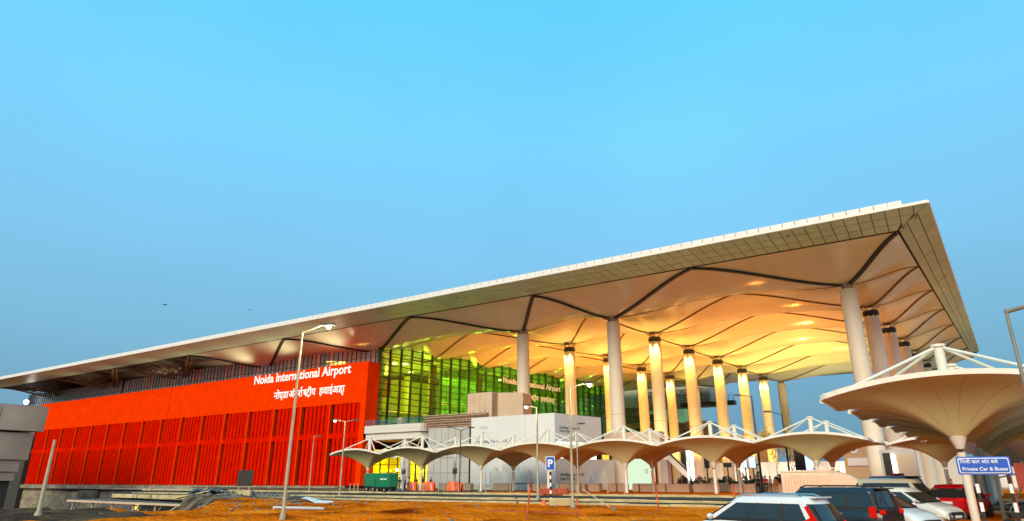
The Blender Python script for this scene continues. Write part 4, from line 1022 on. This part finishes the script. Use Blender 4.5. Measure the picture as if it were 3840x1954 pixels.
# ------------------------------------------------------------------ people
SKINS = [M('skin_a',(.30,.16,.10),.6,var=0), M('skin_b',(.20,.10,.06),.6,var=0)]
M('hair',(.012,.01,.01),.6,var=0)
CL = {k: M('cloth_'+k, c, .85, var=.1, scale=6) for k, c in dict(red=(.55,.03,.03),white=(.70,.68,.65),blue=(.05,.10,.28),black=(.02,.02,.025),yellow=(.75,.50,.08),orange=(.75,.22,.04),grey=(.25,.25,.27),navy=(.03,.04,.10),green=(.08,.18,.08),khaki=(.35,.27,.16)).items()}
def skin_obj(name, pts, edges, rad, mat, parent, root=0, sub=1):
    me = bpy.data.meshes.new(name); me.from_pydata(pts, edges, []); me.materials.append(mat)
    o = bpy.data.objects.new(name, me); COL.objects.link(o); o.parent = parent
    md = o.modifiers.new('skin','SKIN'); md.use_smooth_shade = True
    for k, r in enumerate(rad):
        sv = me.skin_vertices[0].data[k]; sv.radius = (r, r) if not isinstance(r, tuple) else r
        sv.use_root = (k == root)
    sb = o.modifiers.new('sub','SUBSURF'); sb.levels = sub; sb.render_levels = sub
    return o
def person(x, y, z, rz, label, shirt, trousers, h=1.7, walk=.0, arm=.0, sit=False, skin=0):
    k = h/1.75; t = thing('person', label, 'person', (x,y,z), rz, 'people on the forecourt')
    S = lambda p: tuple(c*k for c in p); w = walk
    J = [(0,0,.95),(0,.01,1.2),(0,0,1.42),(0,0,1.50),(0,.02,1.63),(0,.02,1.72),            # pelvis..head top
         (.19,0,1.40),(.25,.02+arm*.1,1.13),(.24,.10+arm*.25,.90+arm*.25),(.24,.13+arm*.3,.82+arm*.3),
         (-.19,0,1.40),(-.25,.02-w*.2,1.13),(-.24,.08-w*.3,.90),(-.24,.1-w*.35,.81),
         (.10,0,.90),(.11,.05+w*.5,.50),(.11,-.02+w*.35,.08),(.11,.14+w*.4,.04),
         (-.10,0,.90),(-.11,.05-w*.3,.50),(-.11,-.04-w*.9,.10+w*.1),(-.11,.12-w*.85,.05)]
    E = [(0,1),(1,2),(2,3),(3,4),(4,5),(2,6),(6,7),(7,8),(8,9),(2,10),(10,11),(11,12),(12,13),(0,14),(14,15),(15,16),(16,17),(0,18),(18,19),(19,20),(20,21)]
    Rr = [.13,.12,.10,.055,.095,.07,.065,.048,.036,.034,.065,.048,.036,.034,.085,.06,.04,.04,.085,.06,.04,.04]
    skin_obj('body', [S(p) for p in J], E, [r*k for r in Rr], SKINS[skin], t)
    ji = [0,1,2,6,7,10,11]; sh = [J[i] for i in ji]; skin_obj('shirt', [S(p) for p in sh], [(0,1),(1,2),(2,3),(3,4),(2,5),(5,6)], [.155*k,.145*k,.125*k,.085*k,.065*k,.085*k,.065*k], CL[shirt], t)
    ji = [0,14,15,16,18,19,20]; tr = [J[i] for i in ji]; skin_obj('trousers', [S(p) for p in tr], [(0,1),(1,2),(2,3),(0,4),(4,5),(5,6)], [.15*k,.10*k,.075*k,.06*k,.10*k,.075*k,.06*k], CL[trousers], t)
    MB().sphere((0,-.005*k,1.70*k), .105*k, 10, 6).build('hair','hair',t,smooth=True)
    for s in (-1,1): MB().box(.11*k*s-.05,.11*k*s+.05,-.08,.20,0,.09).build('shoe','black',t)
    return t
zg = .83
person(-17.4,75.6,zg,2.6,'man in dark clothes striding in front of the right planters','navy','black',1.75,.5)
person(-16.7,75.9,zg,.3,'person in red top and dark trousers at the right planters','red','black',1.72,.2)
person(-16.3,76.4,zg,1.2,'person in white beside the one in the red top','white','khaki',1.68,.1)
person(-15.9,77.0,zg,2.9,'person in orange at the right end of the crowd','orange','orange',1.6,.1)
person(-17.9,78.0,zg,.8,'person in khaki shirt behind the striding man','khaki','grey',1.7,.1)
CW = [('yellow','khaki'),('red','navy'),('white','black'),('green','khaki'),('orange','khaki'),('grey','black'),('blue','grey'),('yellow','black'),('red','black'),('white','navy')]
pos = [(-18.6,84.5),(-19.1,85.4),(-20.4,85.0),(-22.9,84.8),(-23.8,85.6),(-25.6,84.9),(-26.3,86),(-28.0,85.6),(-17.0,85.0),(-15.6,84.6)]
pos.sort(key=lambda p: p[0]/p[1])
for k, ((x,y),(a,c)) in enumerate(zip(pos,CW)):
    person(x,y,zg,random.uniform(0,6.28),f'small figure in {a} top among the planter troughs, {ORD[k]} from the left','%s'%a,c,random.uniform(1.6,1.78),random.uniform(0,.4),skin=k%2)
person(-59.9,65.7,gz(-59.9,65.7)+.03,1.0,'worker in black stooping beside the green generator','black','khaki',1.7,.3)
person(-59.2,66.0,gz(-59.2,66)+.03,2.4,'worker in dark blue standing on the blue sheet','blue','black',1.78,.1)
person(-60.4,68,zg,2.0,'worker in white shirt behind the blue sheet','white','black',1.72,.0)
person(-72.9,84,zg,0.4,'dark figure standing at the lobby door, leftmost','black','black',1.72,.2); person(-71.6,84,zg,3.0,'tall dark figure in the lobby doorway','black','navy',1.85,.2); person(-70.3,84.5,zg,1.6,'dark figure right in the lobby doorway','navy','black',1.75,.1)
person(-.1,93,zg,3.1,'person in red shirt standing below the right-hand canopies','red','navy',1.75,.1)
# ------------------------------------------------------------------ cars
M('car_glass',(.02,.028,.03),.04,var=0,spec=.6); M('car_inside',(.015,.015,.016),.6,var=0); M('rubber',(.012,.012,.012),.8,var=0); M('chrome',(.6,.6,.6),.2,metal=1,var=0)
emitter('tail_red',(1,.015,.008),.75); M('tail_lens',(.55,.01,.01),.2,var=0,coat=.5); emitter('head_lit',(.95,.97,1),5); M('head_lens',(.62,.66,.68),.1,var=0,coat=.6); M('plastic',(.02,.02,.022),.6,var=0); M('seat_cloth',(.35,.27,.2),.8,var=.2,scale=4)
PAINT = {k: M('paint_'+k, c, .25, var=.03, coat=.6) for k, c in dict(white=(.74,.76,.77),pearl=(.70,.68,.62),dark=(.012,.013,.015),red=(.60,.008,.012),cream=(.66,.58,.42),silver=(.50,.52,.50),jeep=(.035,.04,.035)).items()}
def interp(tab, x):
    if x <= tab[0][0]: return tab[0][1]
    for (a, va), (b_, vb) in zip(tab, tab[1:]):
        if x <= b_: 
            t = (x-a)/(b_-a); t = t*t*(3-2*t)*.5 + t*.5; return va + (vb-va)*t
    return tab[-1][1]
def car(label, x, y, rz, L, Wd, H, belt, top, gh, paint, group='parked cars', tail=False, head=False, rails=False, kind='car', z=None, spoiler=True, wheel=.31, beacon=False):
    """top: (x,z) hood/boot line of the lower body; gh: cowl, windscreen top, roof rear, rear base"""
    t = thing('parked_car', label, 'car', (x,y,gz(x,y) if z is None else z), rz, group); mp = PAINT[paint]; hw = Wd/2
    st = [(-L/2 + L*i/30) for i in range(31)]; rows = []
    for xx in st:
        e = abs(xx)/(L/2); w = hw*(1-.16*max(0,e-.72)**1.5/.28**1.5*1.0 if e > .72 else 1.0); zt = interp(top, xx); zb = .26 + .14*max(0,e-.8)/.2
        pts = [(w*.80,zb),(w*.94,zb+.05),(w*.985,zb+.2),(w,min(zt-.28,.62)),(w*.985,zt-.14),(w*.93,zt-.04),(w*.80,zt),(w*.4,zt+.025),(0,zt+.03)]
        ring = [(xx,a,zz) for a,zz in pts] + [(xx,-a,zz) for a,zz in reversed(pts[:-1])]; rows.append(ring)
    b = MB(); b.grid(rows); n = len(rows[0]); b.f.append(tuple(range(n))); b.f.append(tuple(range(len(rows)*n-1,(len(rows)-1)*n-1,-1)))
    b.f += [((i+1)*n, (i+1)*n+n-1, i*n+n-1, i*n) for i in range(len(rows)-1)]
    body = b.build('body', mp, t, smooth=True, auto=50)
    xa, xb, xc, xd = gh; zb = belt; zr = H; wb, wt = hw*.93, hw*.74
    # greenhouse: loft between belt ring and roof ring
    def ring(s):
        z_ = zb + (zr-.07-zb)*s; f_ = xa+(xb-xa)*s; r_ = xd+(xc-xd)*s; w = wb+(wt-wb)*max(s,0)**1.25; bow = .10*(1-.4*s)
        return [(f_+bow*.7,0,z_),(f_+bow*.4,w*.55,z_),(f_-.06,w*.93,z_),(f_-.2,w,z_),((f_+r_)/2,w*1.01,z_),(r_+.2,w,z_),(r_+.05,w*.92,z_),(r_-.05,w*.5,z_),(r_-.07,0,z_),(r_-.05,-w*.5,z_),(r_+.05,-w*.92,z_),(r_+.2,-w,z_),((f_+r_)/2,-w*1.01,z_),(f_-.2,-w,z_),(f_-.06,-w*.93,z_),(f_+bow*.4,-w*.55,z_)]
    R_ = [ring(-.12), ring(0), ring(.5), ring(.88), ring(1)]; c0 = ((xb+xc)/2,0)
    R_.append([(c0[0]+(p[0]-c0[0])*.93, p[1]*.9, zr-.02) for p in R_[-1]]); R_.append([(c0[0]+(p[0]-c0[0])*.5, p[1]*.5, zr) for p in R_[-2]])
    b = MB(); m = 16; b.add([p for r in R_ for p in r], [(i*m+k, i*m+(k+1)%m, (i+1)*m+(k+1)%m, (i+1)*m+k) for i in range(len(R_)-1) for k in range(m)]); b.f.append(tuple(range(len(R_)*m-m, len(R_)*m)))
    cab = b.build('cabin', 'car_inside', t, smooth=True, auto=60)
    RT = [ring(.78), ring(.88), ring(1)]; RT = [[(c0[0]+(p[0]-c0[0])*1.006, p[1]*1.02, p[2]+.004) for p in r] for r in RT]
    RT.append([(c0[0]+(p[0]-c0[0])*.93, p[1]*.9, zr-.015) for p in RT[-1]]); RT.append([(c0[0]+(p[0]-c0[0])*.5, p[1]*.5, zr+.012) for p in RT[-2]])
    b = MB(); b.add([p for r in RT for p in r], [(i*m+k, i*m+(k+1)%m, (i+1)*m+(k+1)%m, (i+1)*m+k) for i in range(len(RT)-1) for k in range(m)]); b.f.append(tuple(range(len(RT)*m-m, len(RT)*m)))
    b.build('roof', mp, t, smooth=True, auto=60)
    # windows
    def sp(side, u, s, out=.012):
        z_ = zb + (zr-.07-zb)*s; f_ = xa+(xb-xa)*s-.2; r_ = xd+(xc-xd)*s+.2; w = wb+(wt-wb)*s**1.25 + out + .01*sin(pi*u)*wb; return (r_+(f_-r_)*u, side*w, z_)
    wins = [(.03,.27,.06,.25),(.305,.62,.285,.62),(.65,.99,.65,.955)]
    for side in (-1,1):
        for (u0,u1,v0,v1) in wins:
            b = MB(); b.grid([[sp(side, u0+(u1-u0)*i/4 + (v0+(v1-v0)*i/4 - u0-(u1-u0)*i/4)*s, .05+.72*s) for i in range(5)] for s in (0,.25,.5,.75,1)]); b.build('side_window','car_glass',t,smooth=True)
        for u0, u1 in ((-.04,.05),(.955,1.03)): MB().grid([[sp(side, u0+(u1-u0)*i/2, s_, .02) for i in range(3)] for s_ in (0,.3,.6,.86)]).build('pillar', mp, t, smooth=True)
        for u0 in (.29,.635): MB().grid([[sp(side, u0-.012+.024*i, s_, .016) for i in range(2)] for s_ in (0,.4,.80)]).build('pillar', 'plastic', t)
        for xx in (xa-.35, xa-1.35, xa-2.25): MB().bar((xx,side*(hw*1.002),.40),(xx,side*(hw*.99),belt-.14),.012,.012).build('door_seam','plastic',t)
        MB().slab([sp(side,.0,.0,.016),sp(side,1.0,.0,.016),sp(side,1.0,.035,.016),sp(side,.0,.035,.016)],.01,(0,-side,0)).build('belt_trim','plastic',t)
        for xx in (xa-1.05, xa-2.0): MB().box(xx-.10,xx+.10,side*hw-.02 if side>0 else -hw-.02,side*hw+.02 if side>0 else -hw+.02,belt-.19,belt-.15).build('door_handle','chrome',t)
        mr = MB().sphere((0,0,0),.12,10,6,(1,1,.75)).build('mirror',mp,t,smooth=True); mr.location = (xa-.28,side*(hw+.08),belt+.06); mr.scale = (.7,1,1)
        if rails: MB().path([(xb-.1,side*wt*.88,zr-.02),(xb-.3,side*wt*.88,zr+.05),(xc+.4,side*wt*.88,zr+.05),(xc+.2,side*wt*.88,zr-.02)],.025,6).build('roof_rail','chrome' if paint!='dark' else 'plastic',t)
        for xx in (L/2-.82, -L/2+.82):
            w_ = MB().tube((xx,side*(hw-.19),wheel),(xx,side*(hw+.01),wheel),wheel,wheel,24).build('wheel','rubber',t,smooth=True)
            MB().tube((xx,side*(hw-.05),wheel),(xx,side*(hw+.02),wheel),wheel*.62,wheel*.60,20).build('hub','plastic',w_)
            sp_ = MB()
            for k in range(10): a = 2*pi*k/10; sp_.bar((xx+.05*cos(a),side*(hw+.022),wheel+.05*sin(a)),(xx+wheel*.6*cos(a),side*(hw+.022),wheel+wheel*.6*sin(a)),.035,.02,up=(0,1,0))
            sp_.build('spokes','chrome',w_)
            MB().tube((xx,side*(hw-.12),wheel+.02),(xx,side*(hw-.004),wheel+.02),wheel*1.16,wheel*1.16,26).build('wheel_arch','rubber',t)
    def fb(f_, w, s, o): # front/rear glass
        x0 = xa+(xb-xa)*s if f_ else xd+(xc-xd)*s; W_ = (wb+(wt-wb)*s**1.25); bow = .10*(1-.4*s) if f_ else .07
        return (x0+(bow*(1-(w*1.1)**2)+o if f_ else -(bow*(1-(w*1.1)**2)+o)), W_*w, zb+(zr-.07-zb)*s)
    for f_ in (1,0):
        b = MB(); b.grid([[fb(f_,-.86+1.72*i/6,s,.015) for i in range(7)] for s in (.06,.3,.55,.78)]); b.build('windscreen' if f_ else 'rear_window','car_glass',t,smooth=True)
    # lights, bumpers
    zt_r = interp(top,-L/2+.05); zt_f = interp(top,L/2-.05)
    for s in (-1,1):
        def yb(z_): return hw*(.945 if z_ < belt+.02 else 0) or wb+(wt-wb)*((z_-belt)/(zr-.07-belt))**1.25
        xe = lambda z_: -L/2+.05 if z_ < belt-.05 else xd+(xc-xd)*max(0,(z_-belt)/(zr-.07-belt))
        pr = [(.10,.42),(.20,.40),(.20,.12),(.58,-.03),(.30,-.16),(.06,-.18),(.03,-.02)] if H < 1.7 and L > 4 else [(.04,.06),(.22,.06),(.28,-.08),(.26,-.26),(.05,-.28)]
        MB().slab([(xe(belt+dz)+dx, s*(yb(belt+dz)+(.035 if dz > 0 else .045)), belt+dz) for dx, dz in pr],.03,(0,-s,0)).build('tail_light','tail_red' if tail else 'tail_lens',t)
        MB().box(-L/2-.015,-L/2+.05,min(s*hw*.55,s*hw*.86),max(s*hw*.55,s*hw*.86),belt-.16,belt-.04).build('tail_light','tail_red' if tail else 'tail_lens',t)
        hl = [(L/2-.02,s*hw*.50,zt_f-.10),(L/2-.10,s*hw*.80,zt_f-.06),(L/2-.55,s*hw*.97,zt_f+.03),(L/2-.50,s*hw*.985,zt_f-.10),(L/2-.12,s*hw*.86,zt_f-.24),(L/2-.0,s*hw*.52,zt_f-.20)]
        MB().slab(hl,.03,(1,s*.5,.1)).build('head_light','head_lit' if head else 'head_lens',t)
    MB().box(L/2-.06,L/2+.02,-hw*.55,hw*.55,.42,.62).build('grille','plastic',t); MB().box(-L/2-.01,-L/2+.06,-.26,.26,.66,.78).build('number_plate','sign_white',t); MB().box(L/2-.02,L/2+.03,-.26,.26,.40,.50).build('number_plate','sign_white',t)
    if spoiler: MB().box(xc-.16,xc+.12,-wt*.8,wt*.8,zr-.05,zr-.01).build('spoiler',mp,t,bevel=.015)
    if beacon: MB().box(xc+.9,xc+1.15,-.5,.5,zr,zr+.16).build('roof_beacon','tail_lens',t)
    MB().box(xd+.3,xd+.45,-hw*.7,hw*.7,.6,belt+.35).build('rear_seat','seat_cloth',t); MB().box(xa-1.5,xa-1.35,-hw*.7,-.1,.6,belt+.4).build('front_seat','seat_cloth',t); MB().box(xa-1.5,xa-1.35,.1,hw*.7,.6,belt+.4).build('front_seat','seat_cloth',t)
    return t
MPV = dict(L=4.40,Wd=1.74,H=1.68,belt=1.02,top=[(-2.2,.98),(-2.0,1.0),(.95,1.02),(1.4,1.0),(1.95,.86),(2.2,.68)],gh=(1.55,.55,-1.72,-2.08))
HAT = dict(L=3.86,Wd=1.73,H=1.53,belt=.98,top=[(-1.93,.90),(-1.7,.97),(.75,.98),(1.15,.95),(1.7,.80),(1.93,.62)],gh=(1.12,.35,-1.30,-1.80))
SUV = dict(L=4.45,Wd=1.85,H=1.82,belt=1.18,top=[(-2.2,1.1),(-2.0,1.16),(1.0,1.18),(1.3,1.16),(2.0,1.05),(2.22,.80)],gh=(1.10,.62,-2.0,-2.15))
VAN = dict(L=3.7,Wd=1.5,H=1.80,belt=1.12,top=[(-1.85,1.08),(-1.7,1.11),(1.0,1.12),(1.4,1.05),(1.75,.9),(1.85,.7)],gh=(1.35,.95,-1.65,-1.80))
car('white people carrier with red tail lights in the foreground, facing left', -4.9,21.6,radians(163),paint='white',tail=True,rails=True,**MPV)
car('dark off-road car with roof rails right behind the white people carrier', -3.85,26.3,radians(160),paint='dark',tail=True,rails=True,**SUV)
car('white car with its headlight shining, nosing right in front of the hatchback', -2.45,28.4,radians(-28),paint='white',head=True,z=.14,**HAT)
car('off-white hatchback with multi-spoke wheels facing right', -1.76,33.4,radians(-24),paint='pearl',**HAT)
car('cream boxy van behind the off-white hatchback', -2.3,39.0,radians(-16),paint='cream',spoiler=False,**VAN)
car('silver car with roof rails behind the cream van', -2.6,45.0,radians(-10),paint='silver',rails=True,**MPV)
car('dark green jeep with red roof beacon farthest back among the cars', -3.6,50.0,radians(150),paint='jeep',beacon=True,**SUV)
car('red hatchback seen from its rear corner beside the blue sign', .25,39.8,radians(72),paint='red',tail=True,**HAT)

# ------------------------------------------------------------------ things under the right-hand canopy
M('red_frame',(.30,.03,.02),.6,var=.3); M('tarp_grey',(.46,.50,.52),.6,var=.10,scale=.6)
tag(MB().grid([[(2.6+.5*i, 33+4*j, .2+3.4*(1-i/9)**1.2 + .06*sin(i*2+j)) for i in range(10)] for j in range(6)]).build('tent_side','tarp_grey',None,smooth=True),'pale grey sloping tent sheet at the right edge','tent')
fr2 = thing('steel_frame','dark red steel frame standing behind the blue sign','frame',(1.9,34,.2))
for k,(x0,x1) in enumerate(((-.35,-.2),(.15,.25),(.6,.75),(.95,1.05))): MB().bar((x0,0,0),(x1-.1,0,2.6),.12).build('post','red_frame' if k%2 else 'dark_metal',fr2)
for z in (1.9,.9): MB().bar((-.4,0,z),(1.1,0,z+.35),.06).build('rail','dark_metal',fr2)
MB().bar((-.3,0,.4),(.9,0,2.2),.05).build('brace','dark_metal',fr2)
MB().box(.35,.75,-.1,.1,1.5,2.5).build('red_cabinet','red_frame',fr2)
mc = thing('motorcycle','dark motorcycle parked under the canopy behind the blue sign','motorcycle',(2.05,31.5,.1),radians(35))
for xx in (-.62,.62): 
    w_ = MB(); w_.tube((xx,-.05,.3),(xx,.05,.3),.3,.3,20); o = w_.build('wheel','rubber',mc); MB().tube((xx,-.055,.3),(xx,.055,.3),.2,.2,14).build('rim','galv',o)
MB().slab([(-.55,-.12,.62),(.2,-.12,.66),(.45,-.12,.9),(.1,-.12,.95),(-.1,-.12,.78),(-.6,-.12,.82)],.24,(0,1,0)).build('tank_and_seat','plastic',mc,bevel=.03)
MB().path([(.62,0,.3),(.45,0,.95),(.38,0,1.08)],.04).build('fork','galv',mc); MB().bar((.36,-.35,1.08),(.36,.35,1.08),.04).build('handlebar','plastic',mc); MB().box(-.25,.2,-.14,.14,.3,.6).build('engine','galv',mc)
def bush(x,y,z,r,label):
    t = thing('bush',label,'bush',(x,y,z)); b = MB(); st = MB()
    for k in range(900):
        d = Vector((random.gauss(0,1),random.gauss(0,1),abs(random.gauss(0,1)))).normalized()*r*random.uniform(.3,1); s = .07; e = Vector((random.gauss(0,1),random.gauss(0,1),random.gauss(0,1))).normalized(); f_ = e.orthogonal().normalized(); c = d+Vector((0,0,r*.5)); b.add([c-e*s,c+f_*s*.5,c+e*s,c-f_*s*.5],[(0,1,2,3)])
    for k in range(10): st.tube((0,0,0),(random.uniform(-.6,.6)*r,random.uniform(-.6,.6)*r,r*random.uniform(.6,1.2)),.02,.01,5)
    b.build('foliage','leaf_dark',t); st.build('stem','bark',t)
bush(1.75,17.6,.55,.55,'dark leafy bush at the right edge beside the tent'); bush(1.35,17.2,-.1,.5,'low scrub under the blue sign at the right edge')
# two birds in the sky
def bird(x,y,z,s,label):
    t = thing('bird',label,'bird',(x,y,z),.4); MB().lathe([(.01,-.3*s),(.09*s,-.1*s),(.08*s,.1*s),(.01,.3*s)],(0,0,0),8).build('body','black',t).rotation_euler=(pi/2,0,0)
    for k in (-1,1): MB().slab([(0,.1*s,0),(k*.7*s,.05*s,.12*s),(k*.6*s,-.1*s,.1*s),(0,-.12*s,0)],.02,(0,0,1)).build('wing','black',t)
bird(-177,93.3,49,1.8,'small dark bird in the sky above the roof, left one'); bird(-182,123.5,54.9,1.2,'tiny dark bird in the sky above the roof, right one')

# ------------------------------------------------------------------ uplights that wash the ceiling
OR = (1.0,.295,.045); YE = (1.0,.72,.16)
fl = [(-84,124,0,OR,20000),(-80,140,0,OR,20000),(-68,122,0,OR,22000),(-66,140,0,OR,20000),(-52,124,0,OR,20000),(-50,140,0,OR,18000),(-28,122,0,OR,20000),(-24,136,0,OR,20000),(-24,152,0,YE,26000),(-46,158,0,OR,18000),(-70,158,0,OR,18000),(-26,168,0,YE,26000),(-20,184,0,YE,10000),(-14,130,0,OR,9000),(-10,152,0,OR,8000)]
fl.sort(key=lambda q: hypot(q[0], q[1]))
for k,(x,y,z,c,pw) in enumerate(fl):
    t = wthing('uplight', f'floodlight on a short mast lighting the ceiling, {ORD[k]+" nearest to" if k < 14 else "farthest from"} the viewer', 'floodlight', (x,y,.8), 'forecourt ceiling floodlights')
    MB().tube((x,y,.8),(x,y,4.6),.06).build('mast','dark_metal',t); MB().box(x-.3,x+.3,y-.2,y+.2,4.6,4.9).build('lamp_box','dark_metal',t)
    W(spot('uplight_lamp',(x,y,5.1),(x,y+.5,30),pw,c,radians(108),1.,.6,t))
for k,(x,y,pw) in enumerate(((-106,94.5,2600),(-122,94.8,2400),(-138,95,2200),(-154,95,2200),(-172,95,1800),(-192,95,1500),(-212,95,1500))):  # unseen fill lamps, added to lighten the eaves on the left
    t = wthing('eave_fill_light', f'small added fill light on the red block brightening the eaves, {ORD[k]} from the glass wall', 'floodlight', (x,y,24.4), 'added fill lights on the red block')
    MB().box(x-.25,x+.25,y-.15,y+.15,24.4,24.8).build('lamp_box','dark_metal',t); W(spot('eave_fill_lamp',(x,y,25),(x-2,y-6,32),pw,(1,.90,.52),radians(130),1.,.5,t))
